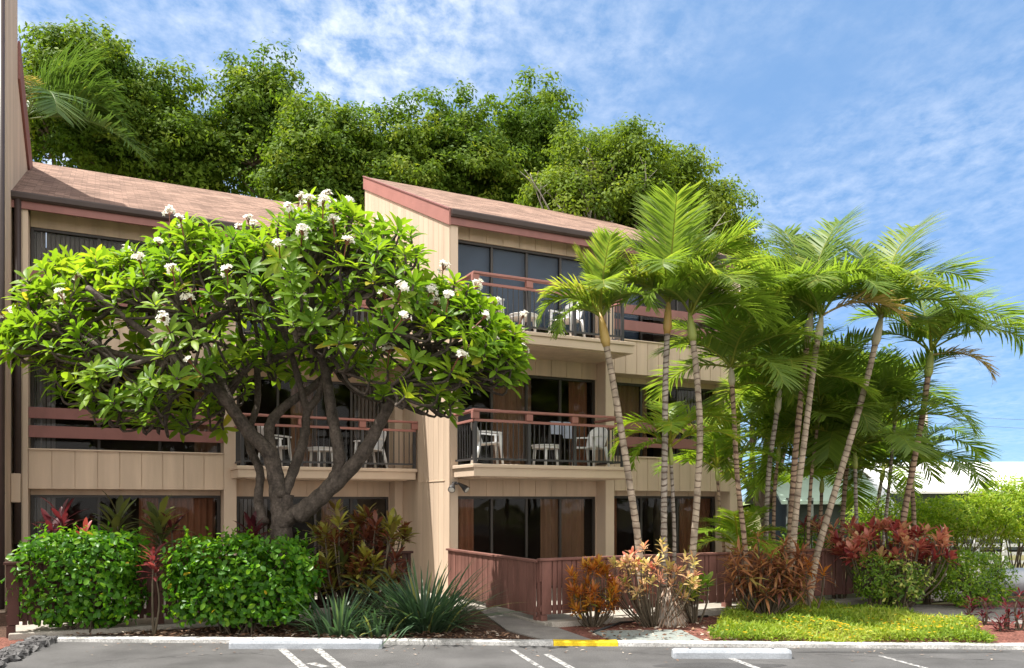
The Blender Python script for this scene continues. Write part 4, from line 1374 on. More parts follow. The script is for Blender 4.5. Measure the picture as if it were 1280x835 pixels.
def palm(label, path, Y, r, bark, shaft, shaft_len, fronds, leaf='palmA', dY=0.0, zb=.03, grp=GP, name='palm_tree'):
    """path: photo pixels from the foot to the crown; fronds: (azimuth deg, elevation deg, length, droop[, tint[, material]])"""
    pts = [W(x, y, Y + dY * i / (len(path) - 1)) for i, (x, y) in enumerate(path)]
    pts[0][2] = zb
    r *= .74
    cv = bez(pts, 7)
    t = root(name, label, 'palm', tuple(pts[0]), grp)
    mb = MB(); n = len(cv)
    rr = [r * (1.25 - .35 * min(1, i / n * 5)) if i < n * .2 else r * (.9 - .12 * (i - n * .2) / (n * .8)) for i in range(n)]
    cv = bez(cv, 3); rr = np.interp(np.linspace(0, 1, len(cv)), np.linspace(0, 1, n), rr) * RNG.uniform(.94, 1.06, len(cv))
    mb.tube(cv, rr, 12, cap=True)
    mb.build('trunk', bark, t, smooth=True, tint=True)
    top = cv[-1]; d = unit(cv[-1] - cv[-3])
    mb = MB()
    mb.tube([top - d * .02, top + d * shaft_len * .15, top + d * shaft_len * .5, top + d * shaft_len], [r * .85, r * 1.25, r * 1.05, r * .45], 12)
    mb.build('crownshaft', shaft, t, smooth=True)
    for fr in fronds:
        az, el, L, dr = fr[:4]
        tint = fr[4] if len(fr) > 4 else RNG.uniform(.35, .65)
        mat = fr[5] if len(fr) > 5 else leaf
        lv = LV(); mb = MB()
        b = top + d * shaft_len * RNG.uniform(.75, 1.0)
        frond(lv, mb, b, R(az), R(el), L, dr, leaflet=L * .335, nl=int(30 + 13 * L), wl=.025 + .006 * L, tint=tint, curl=RNG.uniform(-.25, .25))
        lv.build('frond', M[mat], t, extra=mb)


def auto_fronds(n, L, el=(18, 78), dr=(1.0, 1.9), az0=0):
    out = []
    for i in range(n):
        f = i / max(1, n - 1)
        out.append((az0 + i * 137.5 + RNG.uniform(-12, 12), el[0] + (el[1] - el[0]) * f + RNG.uniform(-6, 6), L * RNG.uniform(.85, 1.1), dr[0] + (dr[1] - dr[0]) * (1 - f) * RNG.uniform(.7, 1.2)))
    return out


# azimuth: 0 = to the right, 90 = away, 180 = to the left, 270 = towards the camera
palm('leaning palm with an orange crownshaft in front of the top balcony', [(806, 745), (798, 680), (788, 610), (776, 535), (765, 470), (758, 432)], 13.4, .088, M['ring_pale'], M['shaft_orange'], .55,
     [(178, 52, 1.25, 2.3), (190, 68, 1.2, 1.9, .8), (165, 82, 1.15, .5, .75), (40, 84, 1.2, .45), (10, 70, 1.2, 1.3, .85), (265, 70, 1.1, 2.2), (330, 58, 1.15, 2.3), (90, 65, 1.2, 1.9), (200, 30, 1.0, 2.2), (300, 86, 1.2, .4)])
palm('tall upright palm with an orange-brown crownshaft, tallest beside the top balcony', [(832, 745), (830, 660), (831, 560), (832, 470), (834, 416)], 13.7, .08, M['ring_grey'], M['shaft_orange'], .60,
     [(180, 62, 1.5, 2.2), (150, 76, 1.6, 1.2), (100, 86, 1.8, .35), (30, 84, 1.7, .5), (5, 68, 1.6, 1.5), (250, 66, 1.4, 2.1), (310, 60, 1.4, 2.2), (60, 70, 1.5, 1.5), (200, 45, 1.4, 2.2, .6), (340, 42, 1.3, 2.0), (280, 82, 1.7, .6)])
palm('palm with a yellow-green crownshaft and broad fronds sweeping right over the roof end', [(858, 748), (866, 690), (872, 610), (875, 540), (871, 470), (866, 425)], 13.6, .085, M['ring_pale'], M['shaft_green'], .45,
     [(10, 58, 1.7, 1.5, .4), (2, 42, 1.65, 2.0, .35), (25, 70, 1.8, 1.3), (170, 62, 1.3, 2.0), (80, 80, 1.7, .7), (300, 60, 1.4, 1.9), (340, 30, 1.3, 1.8), (220, 50, 1.2, 2.0), (350, 78, 1.7, 1.0)])
palm('young bright green palm with a short thin trunk between the taller trunks', [(842, 745), (843, 680), (841, 620), (839, 580)], 13.9, .05, M['ring_grey'], M['shaft_green'], .35,
     [(5, 58, 1.25, 1.6, .6), (350, 40, 1.2, 1.5, .6), (178, 48, 1.2, 2.3, .6), (165, 66, 1.1, 2.1, .6), (90, 75, 1.1, 1.2), (265, 60, .9, 2.0), (30, 70, 1.15, 1.4), (200, 20, .9, 2.0)], 'palmB')
palm('thin palm in front of the building\'s far corner post', [(938, 748), (931, 680), (922, 600), (918, 530), (915, 480)], 14.6, .07, M['ring_brown'], M['shaft_pale'], .35, auto_fronds(13, 1.5, (15, 80), (.8, 1.7), 20), 'palmA')
palm('pale smooth palm just right of the building corner', [(955, 748), (957, 680), (961, 590), (971, 515)], 15.6, .075, M['ring_grey'], M['shaft_pale'], .5, auto_fronds(13, 1.75, (15, 80), (.8, 1.8), 65))
palm('brown-trunked tall palm of the crossing pair', [(982, 748), (988, 660), (994, 570), (1003, 480), (1010, 420)], 14.9, .085, M['ring_brown'], M['shaft_pale'], .5,
     [(90, 78, 2.0, .9), (60, 70, 1.9, 1.3), (15, 68, 2.0, 1.8), (175, 62, 1.9, 1.7), (190, 40, 1.6, 1.9), (140, 72, 1.9, 1.4), (350, 45, 1.6, 2.0, .8), (250, 60, 1.5, 2.0), (310, 62, 1.6, 2.0), (120, 84, 1.9, .7), (20, 86, 2.0, .8)])
palm('grey-trunked tall palm of the crossing pair', [(985, 748), (990, 700), (997, 620), (1008, 530), (1018, 450), (1022, 425)], 14.6, .085, M['ring_pale'], M['shaft_pale'], .45,
     [(80, 80, 1.9, .8), (5, 60, 1.8, 1.9), (178, 45, 1.6, 1.9), (300, 55, 1.5, 2.0), (220, 65, 1.5, 1.8), (40, 74, 1.8, 1.3), (150, 76, 1.8, 1.3), (345, 30, 1.5, 1.6, .8, 'palmdead')])
palm('strongly leaning grey palm in front of the fence end', [(1008, 748), (1022, 690), (1045, 610), (1070, 525), (1086, 465), (1094, 430)], 15.1, .09, M['ring_pale'], M['shaft_pale'], .55,
     [(12, 62, 2.1, 1.6, .4), (40, 74, 2.2, 1.2), (160, 72, 1.8, 1.5, .4), (175, 50, 1.6, 1.9, .4), (0, 40, 1.9, 1.9), (100, 82, 2.0, .9), (270, 60, 1.5, 2.0), (320, 52, 1.6, 1.9), (20, 85, 2.2, 1.0)])
palm('tall palm with fronds arching to the right against open sky', [(1122, 745), (1128, 660), (1140, 590), (1153, 520), (1160, 470)], 16.2, .09, M['ring_brown'], M['shaft_green'], .55,
     [(5, 60, 2.0, 1.9), (350, 34, 2.1, 1.4, .45), (20, 74, 1.9, 1.3), (165, 66, 1.8, 1.6), (185, 42, 1.7, 1.8), (90, 80, 1.8, .9), (290, 55, 1.5, 1.9), (240, 60, 1.5, 1.9), (340, 10, 1.3, 1.5, .9, 'palmdead'), (60, 64, 1.8, 1.5)])
palm('short palm behind the red crotons with drooping fronds on its right', [(1142, 745), (1143, 690), (1142, 640), (1140, 610)], 18.2, .08, M['ring_brown'], M['shaft_green'], .4,
     [(5, 62, 2.0, 2.1, .3), (352, 40, 1.9, 2.2, .3), (15, 76, 1.9, 1.9, .3), (175, 55, 1.8, 2.0, .3), (190, 35, 1.5, 1.8), (90, 75, 1.6, 1.2), (300, 50, 1.5, 2.1), (250, 60, 1.4, 2.0)])
palm('slim palm standing between the leaning palm and the red crotons', [(1074, 748), (1072, 690), (1070, 630), (1069, 585)], 16.6, .06, M['ring_grey'], M['shaft_green'], .4, auto_fronds(13, 2.1, (20, 82), (.9, 1.8), 10))
palm('brown slim palm behind the leaning palm', [(1048, 748), (1051, 690), (1056, 610), (1062, 555)], 17.5, .075, M['ring_brown'], M['shaft_green'], .4, auto_fronds(12, 2.0, (20, 80), (.9, 1.8), 100))
palm('low bright palm in front of the pale green roof', [(1022, 748), (1023, 690), (1026, 640), (1027, 615)], 17.8, .06, M['ring_brown'], M['shaft_green'], .35, auto_fronds(12, 1.7, (15, 75), (.9, 1.7), 40), 'palmB')
palm('low yellow-green palm clump at the foot of the corner post', [(925, 750), (925, 725), (924, 700)], 15.3, .05, M['ring_brown'], M['shaft_green'], .25, auto_fronds(9, 1.0, (20, 75), (.9, 1.6), 10), 'palmB')
palm('mid-height palm partly hidden behind the crossing pair', [(968, 748), (967, 690), (968, 620), (972, 575)], 17.0, .06, M['ring_brown'], M['shaft_green'], .35, auto_fronds(12, 1.9, (15, 78), (.9, 1.7), 80))
palm('far palm with a bent grey trunk against the white roof', [(1080, 740), (1085, 690), (1095, 640), (1102, 600)], 20.0, .07, M['ring_grey'], M['shaft_green'], .35, auto_fronds(8, 1.5, (10, 75), (.9, 1.7), 30), 'palmB')

palm('thin dark-ringed palm just behind the corner post', [(908, 748), (905, 690), (900, 640), (897, 600)], 15.9, .05, M['ring_brown'], M['shaft_green'], .3, auto_fronds(9, 1.2, (20, 80), (.9, 1.7), 60), 'palmB')
palm('slender palm stem between the crossing pair and the leaning palm', [(1012, 748), (1010, 680), (1014, 600), (1022, 530)], 16.4, .055, M['ring_brown'], M['shaft_green'], .35, auto_fronds(11, 1.6, (15, 80), (.9, 1.8), 150))
palm('slender palm with a high small crown left of the arching palm', [(1098, 748), (1104, 680), (1112, 600), (1118, 530)], 17.4, .055, M['ring_grey'], M['shaft_green'], .35, auto_fronds(11, 1.7, (15, 80), (.9, 1.8), 200))

# coconut palm behind the left roof
cp = [(18, 600), (22, 400), (28, 240), (32, 165)]
palm('coconut palm with long drooping fronds above the left roof', cp, 25.5, .16, M['ring_grey'], M['shaft_green'], .5,
     [(0, 35, 3.4, 1.7, .45), (10, 62, 3.3, 1.9, .45), (350, 5, 3.9, .95, .5), (30, 78, 3.2, 1.2), (280, 40, 2.6, 2.1, .6, 'palmdead'), (60, 50, 3.0, 1.6), (170, 60, 3, 1.6), (320, 30, 3.0, 1.9), (90, 70, 3.0, 1.3), (250, 60, 2.8, 1.8)], 'coco', 0, 0, None, 'coconut_palm')


# ------------------------------------------------------------------ broad-leaved trees
def tree(label, px, Y, top, wpx, base_y, n_cl, n_lf, leaf, mat, trunk=True, grp='tall trees behind the building', cl_r=1.25, bare=0, depth=None, zr=None):
    X = GX(px, Y); ztop = CAMZ + (HY - top) * Y / F; zbase = CAMZ + (HY - base_y) * Y / F
    a = wpx / 2 / F * Y; c = (ztop - zbase) / 2; zc = (ztop + zbase) / 2
    b = depth if depth else a * .8
    t = root('broadleaf_tree', label, 'tree', (X, Y, 0), grp)
    lv = LV(); mb = MB()
    trunk_top = np.array([X, Y, max(1.5, zbase - .3 * c)])
    mb.tube(bez([(X, Y, -.05), (X + .15, Y, trunk_top[2] * .5), trunk_top], 5), np.linspace(.42, .30, 11) * min(1, a / 3.5), 9)
    cls = []
    for i in range(int(n_cl * 1.25)):
        d = rand_dirs(1)[0]
        if d[2] < -.3: d[2] *= -.6
        rr = RNG.uniform(.45, 1.0) ** .55
        wob = 1 + .16 * math.sin(3 * math.atan2(d[1], d[0]) + px) + .10 * math.sin(7 * d[2] + px)
        cc = np.array([X + d[0] * a * rr * wob * .9, Y + d[1] * b * rr * .9, zc + d[2] * c * rr * .94])
        r = cl_r * RNG.choice([.5, .75, 1.0, 1.2]) * RNG.uniform(.85, 1.1)
        cls.append((cc, r))
    hubs = []
    for i in range(7):
        q = np.array([X, Y, zc]) + rand_dirs(1)[0] * np.array([a * .45, b * .45, c * .5])
        hubs.append(q)
        mb.tube(bez([trunk_top, (trunk_top + q) / 2 + RNG.normal(size=3) * .3, q], 5), np.linspace(.22, .10, 11) * min(1, a / 3.5), 7)
    hubs = np.array(hubs)
    for i, (cc, r) in enumerate(cls):
        h = hubs[np.argmin(np.linalg.norm(hubs - cc, axis=1))]
        mb.tube(bez([h, (h + cc) / 2 + RNG.normal(size=3) * .2, cc + np.array([0, 0, r * .4])], 4), np.linspace(.075, .015, 9), 5)
        # each bough carries a dozen flattened leaf sprays, mostly on its upper side
        ns = int(13 * (r / cl_r) ** 1.6) + 3
        ds = rand_dirs(ns)
        ds[:, 2] = np.where((ds[:, 2] < -.1) & (RNG.random(ns) < .7), -ds[:, 2], ds[:, 2])
        sc = cc + ds * (r * RNG.uniform(.55, 1.05, ns))[:, None] * np.array([1, 1, .75])
        n1 = int(n_lf * .16)
        n = ns * n1
        d = rand_dirs(n)
        sr = np.repeat(RNG.uniform(.24, .46, ns) * (.75 + .25 * cl_r), n1) * np.abs(RNG.normal(size=n) * .28 + .85)
        pos = np.repeat(sc, n1, axis=0) + d * sr[:, None] * np.array([1, 1, .62])
        nr = d * .55 + np.repeat(ds, n1, axis=0) * .5 + RNG.normal(size=(n, 3)) * .38 + np.array([0, 0, .5])
        dd = np.cross(nr, RNG.normal(size=(n, 3))) + np.array([0, 0, -.25])
        tb = np.repeat(np.clip(RNG.uniform(.1, .7) + RNG.normal(size=ns) * .17, 0, .95), n1)
        L_ = leaf * RNG.uniform(.7, 1.35, n)
        lv.leaves(pos, dd, nr, L_, L_ * .55, np.clip(tb + RNG.normal(size=n) * .08, 0, 1), ROW_SMALL, 0, .1, mid=False)
    mb.build('trunk', M['barkdark'], t, smooth=True)
    lv.build('crown', mat, t)
    if bare:
        for i in range(bare):
            tw = MB()
            q = np.array([X, Y, zc]) + np.array([RNG.uniform(-.7, .7) * a, -b * RNG.uniform(.7, .98), RNG.uniform(-.8, .3) * c])
            e = q + np.array([RNG.uniform(-.8, .8), RNG.uniform(-.5, .1), RNG.uniform(.5, 1.4)])
            bend = bez([q, (q + e) / 2 + RNG.normal(size=3) * .1, e], 4)
            tw.tube(bend, np.linspace(.03, .008, 9), 5)
            for k in range(3):
                f = bend[RNG.integers(2, 7)]; g = f + np.array([RNG.uniform(-.5, .5), RNG.uniform(-.3, .3), RNG.uniform(.1, .6)])
                tw.tube([f, g], [.015, .005], 4)
            tw.build('bare_twig', M['twig'], t, smooth=True)


LS = .15
tree('dark tree beside the coconut palm, highest at the left', 100, 29, 18, 160, 375, 70, 330, LS, M['ficusA'])
tree('narrow dark tree with a twin top above the left roof', 205, 30, 72, 130, 395, 62, 330, LS, M['ficusA'])
tree('airy tree with a pale leaning limb and sky gaps, left of the middle', 325, 31, 60, 130, 405, 54, 260, LS, M['ficusA'])
tree('rounded mid-green tree above the flowering plumeria', 398, 29, 128, 130, 405, 58, 320, LS, M['ficusA'])
tree('low green tree behind the upper end of the bare side wall', 492, 30, 145, 140, 405, 58, 320, LS, M['ficusA'])
tree('green tree standing behind the ridge of the nearer block', 580, 31, 128, 150, 405, 60, 320, LS, M['ficusA'])
tree('tallest tree right of centre with a spiky top', 655, 33, 112, 160, 405, 66, 320, LS, M['ficusA'])
tree('light green dense tree over the nearer roof\'s right half', 745, 27, 160, 190, 405, 74, 330, .12, M['ficusB'], bare=16, cl_r=1.0)
tree('light green tree sloping down behind the tall palms', 835, 28, 178, 130, 435, 58, 330, .12, M['ficusB'], bare=6, cl_r=1.0)
tree('small green tree peeping out right of the tallest palm crown', 888, 29, 246, 84, 430, 40, 300, .12, M['ficusB'], cl_r=1.0)
tree('dark green tree in shade just past the building corner', 955, 26, 330, 120, 640, 60, 330, .13, M['ficusA'], cl_r=1.1)
tree('dark green low tree behind the crossing palm trunks', 1040, 27, 440, 120, 640, 40, 300, .13, M['ficusA'], cl_r=1.1)

# ------------------------------------------------------------------ shrubs
def bush(name, label, px, py_top, py_bot, wpx, Y, depth, n, leaf, mat, cat='shrub', grp=None, boxy=3.0, stems=10, wide=.5, tshift=0.0, rough=.14, zb=None, up=.5):
    X = GX(px, Y); zt = CAMZ + (HY - py_top) * Y / F
    z0 = CAMZ + (HY - py_bot) * Y / F if zb is None else zb
    a = wpx / 2 / F * Y; c = (zt - z0) / 2; zc = (zt + z0) / 2
    t = root(name, label, cat, (X, Y, .035), grp)
    d = rand_dirs(n)
    k = (np.abs(d[:, 0]) ** boxy + np.abs(d[:, 1]) ** boxy + np.abs(d[:, 2]) ** boxy) ** (-1 / boxy)
    lump = 1 + rough * (np.sin(d[:, 0] * 7 + px) * np.sin(d[:, 2] * 6 + 1.3) + .6 * np.sin(d[:, 0] * 15 + d[:, 2] * 13))
    rad = k * lump * (1 - np.abs(RNG.normal(size=n)) * .16)
    pos = np.array([X, Y, zc]) + d * rad[:, None] * np.array([a, depth, c])
    gaps = np.sin(pos[:, 0] * 9 + px) * np.sin(pos[:, 2] * 11 + 2) + .7 * np.sin(pos[:, 0] * 21 + pos[:, 2] * 17)
    inw = np.where(gaps > .75, RNG.uniform(.55, .85, n), 1.0)      # leaves stand back where the bush is thin
    pos = np.array([X, Y, zc]) + (pos - np.array([X, Y, zc])) * inw[:, None]
    nr = d * np.array([1, 1, .8]) + np.array([0, 0, up]) + RNG.normal(size=(n, 3)) * .55
    dd = np.cross(nr, RNG.normal(size=(n, 3))) + np.array([0, -.1, .1]) + d * .3
    L_ = leaf * RNG.uniform(.65, 1.25, n)
    tn = np.clip(.42 + tshift + RNG.normal(size=n) * .28, 0, .95)
    tn[RNG.random(n) < .004] = 1.0
    lv = LV(); lv.leaves(pos, dd, nr, L_, L_ * wide, tn, ROW_LEAF if leaf > .07 else ROW_SMALL, .15, RNG.uniform(0, .3, n), mid=leaf > .07)
    sh = int(n / 160)          # stray shoots break the outline
    for i in range(sh):
        dq = rand_dirs(1)[0]; dq[2] = abs(dq[2])
        kq = (abs(dq[0]) ** boxy + abs(dq[1]) ** boxy + abs(dq[2]) ** boxy) ** (-1 / boxy)
        pq = np.array([X, Y, zc]) + dq * kq * np.array([a, depth, c])
        ax = unit(dq * .5 + np.array([0, 0, 1.0]) + RNG.normal(size=3) * .25)
        m_ = RNG.integers(4, 8); tt = np.linspace(0, 1, m_)
        rr_ = rand_dirs(m_)
        lv.leaves(pq + ax * (tt * leaf * 1.6)[:, None], ax * .5 + rr_, rr_ * .3 + ax, leaf * RNG.uniform(.5, 1.0, m_), leaf * wide * .7, np.clip(.75 + RNG.normal(size=m_) * .12, 0, .95), ROW_LEAF if leaf > .07 else ROW_SMALL, .15, .15, mid=leaf > .07)
    lv.build('foliage', mat, t)
    mb = MB()
    for i in range(stems):
        x = X + RNG.uniform(-.35, .35) * a; y = Y + RNG.uniform(-.3, .3) * depth
        e = np.array([X + RNG.uniform(-.8, .8) * a, Y + RNG.uniform(-.7, .7) * depth, zc + RNG.uniform(-.1, .8) * c])
        mb.tube(bez([(x, y, .0), ((x + e[0]) / 2, (y + e[1]) / 2, e[2] * .55), e], 4), np.linspace(.02, .006, 9), 5)
    mb.build('stems', M['stem'], t, smooth=True)
    return t


GH = 'leafy green hedges in front of the dark fence'
bush('hedge', 'leafy green hedge at the far left beside the building edge', 100, 668, 776, 140, 12.4, .5, 4600, .095, M['hedge'], 'hedge', GH, 7.0, 16, .62, rough=.09)
bush('hedge', 'leafy green hedge in front of the plumeria trunk', 303, 674, 774, 174, 12.4, .5, 5600, .095, M['hedge'], 'hedge', GH, 7.0, 16, .62, rough=.09)
bush('hedge', 'square clipped green hedge at the right beside the grey tank', 1216, 690, 754, 84, 15.3, .5, 4200, .065, M['box'], 'hedge', None, 5.0, 10, .55, rough=.06)
bush('shrub', 'round olive-yellow bush at the foot of the leaning palm', 985, 712, 755, 48, 14.6, .32, 1300, .06, M['olive'], 'shrub', None, 2.2, 8, .4)
bush('shrub', 'dark green fine-leaved bush under the red crotons', 1090, 690, 755, 46, 15.0, .35, 1500, .06, M['box'], 'shrub', None, 2.2, 8, .4, -.15)
bush('shrub', 'variegated bush with pale yellow leaves below the red crotons', 1128, 698, 752, 62, 14.9, .4, 800, .085, M['varieg'], 'shrub', None, 2.2, 8, .5, .1, .25)
bush('shrub', 'green bush tucked between the red crotons and the clipped hedge', 1160, 694, 745, 34, 16.0, .4, 700, .08, M['olive'], 'shrub', None, 2.2, 8, .5)
GLM = 'lime green shrubs in front of the white roof'
bush('shrub', 'lime green feathery shrub at the right edge below the white roof', 1262, 598, 676, 100, 19.5, .9, 7600, .10, M['limeshrub'], 'shrub', GLM, 2.3, 14, .3, .1, .22)
bush('shrub', 'lime green feathery shrub between the arching palm and the right edge', 1190, 622, 674, 100, 19.8, .9, 6600, .10, M['limeshrub'], 'shrub', GLM, 2.3, 14, .3, 0, .22)
bush('shrub', 'lime green shrub behind the slim palm trunk', 1108, 622, 700, 84, 20.5, .9, 5200, .10, M['limeshrub'], 'shrub', GLM, 2.3, 12, .3, 0, .22)
bush('shrub', 'darker wispy shrub below the lime shrubs and behind the clipped hedge', 1196, 655, 690, 150, 18.8, .6, 800, .08, M['olive'], 'shrub', None, 2.4, 22, .35, -.25, .3)
bush('shrub', 'bright yellow-green shrub between the far corner post and brown rosettes', 944, 660, 720, 44, 16.6, .5, 900, .10, M['limeshrub'], 'shrub', None, 2.3, 8, .35, -.1, .2)
bush('shrub', 'deep green shrub behind the fence between the palm trunks', 1012, 655, 720, 80, 18.6, .7, 1800, .10, M['box'], 'shrub', None, 2.3, 8, .45, -.1, .2)


def rosette_plant(name, label, cat, X, Y, heads, mat, nl=(14, 20), L=.34, wr=.22, grp=None, rows=ROW_LANCE, spread=(.25, 1.25), tb=(.2, .8), tj=.15, droop=(.1, .5), zb=.035, stem_r=.014):
    """cane plant: each head = (dx, dy, z) relative to the foot, carrying a rosette of leaves"""
    t = root(name, label, cat, (X, Y, zb), grp)
    mb = MB(); lv = LV()
    C = []; D = []; N_ = []; LL = []; T = []; DR = []
    for dx, dy, z in heads:
        top = np.array([X + dx, Y + dy, z])
        foot = np.array([X + dx * RNG.uniform(.1, .3), Y + dy * RNG.uniform(.1, .3), 0])
        ax = unit(top - foot + np.array([0, 0, .3]) + RNG.normal(size=3) * .08)
        mb.tube(bez([foot, (foot + top) / 2 + np.array([dx * .15, dy * .1, 0]) + RNG.normal(size=3) * .03, top], 5), np.linspace(stem_r * 1.5, stem_r * .7, 11), 6)
        x = unit(np.cross(ax, RNG.normal(size=3))); y = np.cross(ax, x)
        n = RNG.integers(*nl); b_ = RNG.uniform(*tb)
        for i in range(n):
            a = i * 2.4 + RNG.uniform(-.25, .25)
            f = i / n
            th = spread[0] + (spread[1] - spread[0]) * f + RNG.uniform(-.12, .12)
            rad = x * math.cos(a) + y * math.sin(a)
            C.append(top - ax * f * L * .55 + rad * .01); D.append(rad * math.sin(th) + ax * math.cos(th)); N_.append(ax * math.sin(th) - rad * math.cos(th))
            LL.append(L * RNG.uniform(.7, 1.15)); T.append(np.clip(b_ + RNG.normal() * tj, 0, 1)); DR.append(RNG.uniform(*droop))
    LL = np.array(LL)
    lv.leaves(C, D, N_, LL, LL * wr, T, rows, .15, DR)
    mb.build('stems', M['stem'], t, smooth=True)
    lv.build('foliage', mat, t)
    return t


def heads(n, ax, ay, z0, z1, dome=True):
    out = []
    for i in range(n):
        x, y = RNG.uniform(-1, 1), RNG.uniform(-1, 1)
        k = 1 - .45 * (x * x + y * y) / 2 if dome else 1
        out.append((x * ax, y * ay, z0 + (z1 - z0) * RNG.uniform(.15, 1) * k))
    return out


def zof(py, Y): return CAMZ + (HY - py) * Y / F


GTI = 'ti plants behind the hedges'
for px_, Y, ys, mat, nl, lab, L_ in (
        (80, 13.1, (640, 660), 'tired', (10, 14), 'dark red ti plant above the far-left hedge', .42),
        (100, 12.6, (660,), 'crotred', (8, 11), 'pale reddish-pink ti plant at the crest of the far-left hedge', .26),
        (140, 13.2, (640, 655), 'tigreen', (12, 16), 'bronze green ti plant above the middle of the far-left hedge', .48),
        (200, 13.2, (648, 640, 664), 'tigreen', (12, 16), 'bronze green ti plant between the two hedges', .44),
        (226, 13.3, (650,), 'tired', (9, 12), 'small reddish ti plant left of the plumeria trunk', .34),
        (308, 13.1, (655, 668), 'tired', (14, 18), 'bright red ti plant touching the plumeria trunk', .36),
        (420, 13.4, (700,), 'tigreen', (10, 14), 'yellow-green ti plant low between hedge and crotons', .36)):
    rosette_plant('ti_plant', lab, 'ti plant', GX(px_, Y), Y, [(RNG.uniform(-.15, .15), RNG.uniform(-.1, .1), zof(y + 8, Y)) for y in ys], M[mat], nl, L_, .24, GTI, ROW_LEAF)
rosette_plant('ti_plant', 'single-stemmed dusky red ti plant in the gap between the hedges', 'ti plant', GX(192, 12.2), 12.2, [(0, 0, zof(695, 12.2)), (.02, 0, zof(712, 12.2))], M['tired'], (14, 18), .27, .25, None, ROW_LEAF, (.4, 1.6))
# crotons
Yc = 13.6
rosette_plant('croton', 'tall dark bronze and green croton behind the strap-leaved plant', 'croton', GX(445, Yc), Yc, heads(78, .80, .42, .4, 1.98), M['crotdark'], (12, 18), .25, .32, None, ROW_LEAF, (.2, 1.4), (.1, .9))
rosette_plant('croton', 'small orange croton in front of the long fence', 'croton', GX(740, 13.0), 13.0, heads(54, .36, .25, .2, 1.1), M['crotorange'], (12, 18), .16, .26, None, ROW_LANCE, (.2, 1.5), (.05, .8), stem_r=.007)
rosette_plant('croton', 'cream and pink sparse croton at the foot of the pale palms', 'croton', GX(818, 13.0), 13.0, heads(58, .66, .38, .35, 1.42), M['crotpale'], (8, 13), .135, .40, None, ROW_LEAF, (.2, 1.5), (.05, .85), stem_r=.008)
rosette_plant('croton', 'yellow-green leafy croton right of the dead root ball', 'croton', GX(868, 13.4), 13.4, heads(9, .25, .2, .4, .85), M['varieg'], (8, 12), .2, .4, None, ROW_LEAF, (.3, 1.4), (.5, .95))
rosette_plant('ti_plant', 'rust brown cane plant with drooping rosettes before the fence', 'ti plant', GX(958, 14.0), 14.0, heads(44, .62, .35, .35, 1.5), M['crotrust'], (14, 20), .28, .18, None, ROW_LANCE, (.4, 1.9), (.15, .85), stem_r=.011, droop=(.2, .8))
rosette_plant('ti_plant', 'orange-brown rosette plant beside the leaning palm foot', 'ti plant', GX(1015, 14.4), 14.4, heads(4, .25, .2, .75, .95), M['crotorange'], (12, 18), .26, .17, None, ROW_LANCE, (.4, 1.7), (.1, .6), droop=(.2, .7))
rosette_plant('ti_plant', 'red and rust ti plant behind the end of the fence', 'ti plant', GX(1052, 16.3), 16.3, heads(9, .5, .3, 1.0, 1.75), M['crotred'], (10, 14), .28, .24, None, ROW_LEAF, (.4, 1.6), (.3, .9))
rosette_plant('ti_plant', 'small scarlet ti plant in front of the dark green-roofed hut', 'ti plant', GX(1012, 17.0), 17.0, heads(4, .2, .2, 1.3, 1.6), M['tired'], (9, 12), .28, .24, None, ROW_LEAF, (.4, 1.6), (.6, .95))
rosette_plant('croton', 'broad red and pink croton right of the fence end', 'croton', GX(1112, 15.4), 15.4, heads(84, .95, .45, .75, 1.66), M['crotred'], (9, 14), .2, .42, None, ROW_LEAF, (.2, 1.4), (.05, .9))
GR = 'small red ti plants at the right edge'
for px_, py_, h, lab in ((1213, 775, .36, 'leftmost'), (1231, 780, .42, 'fullest, second from the left'), (1250, 788, .22, 'lowest and palest'), (1259, 786, .42, 'upright third tall one'), (1275, 787, .6, 'tallest, at the picture\'s right edge')):
    x, y = gpt(px_, py_, .05)
    rosette_plant('ti_plant', f'small red ti plant by the path at right, {lab}', 'ti plant', x, y, [(0, 0, h), (.03, .02, h * .65), (-.03, 0, h * .4)], M['tired'], (10, 14), .15, .26, GR, ROW_LEAF, (.4, 1.6), (.3, .8))


# strap-leaved plants
def strap_plant(label, X, Y, n, L, wd, grp, lean=0.0):
    t = root('strap_leaf_plant', label, 'plant', (X, Y, .035), grp)
    lv = LV()
    az = RNG.uniform(0, 2 * math.pi, n)
    el = RNG.uniform(.5, 1.45, n)
    D = np.stack([np.cos(az) * np.cos(el), np.sin(az) * np.cos(el), np.sin(el)], 1) + np.array([lean, 0, 0])
    rad = unit(np.stack([np.cos(az), np.sin(az), np.zeros(n)], 1))
    C = np.array([X, Y, .03]) + rad * RNG.uniform(.02, .34, n)[:, None] * np.array([1.4, .8, 1])
    N_ = np.array([0, 0, 1.0]) - rad * .4
    Ls = L * RNG.uniform(.6, 1.1, n)
    # droop grows as the blade leans out
    dr = RNG.uniform(.2, .6, n)
    tn = np.clip(.4 + RNG.normal(size=n) * .22, 0, .93); tn[RNG.random(n) < .05] = 1
    lv.leaves(C, D, N_, Ls, wd * RNG.uniform(.8, 1.2, n), tn, [(0, .8), (.2, 1), (.4, 1), (.6, .9), (.8, .6), (1, .05)], .18, dr)
    lv.build('foliage', M['strap'], t)


GS = 'dark strap-leaved plants beside the walkway'
strap_plant('large fountain of dark green strap leaves beside the walkway', GX(528, 12.4), 12.6, 340, 1.15, .036, GS)
strap_plant('smaller strap-leaved plant left of the large fountain plant', GX(424, 12.2), 12.2, 110, .75, .034, GS)
strap_plant('tuft of low strap leaves at the foot of the large fountain plant', GX(470, 12.1), 12.15, 60, .5, .032, GS)

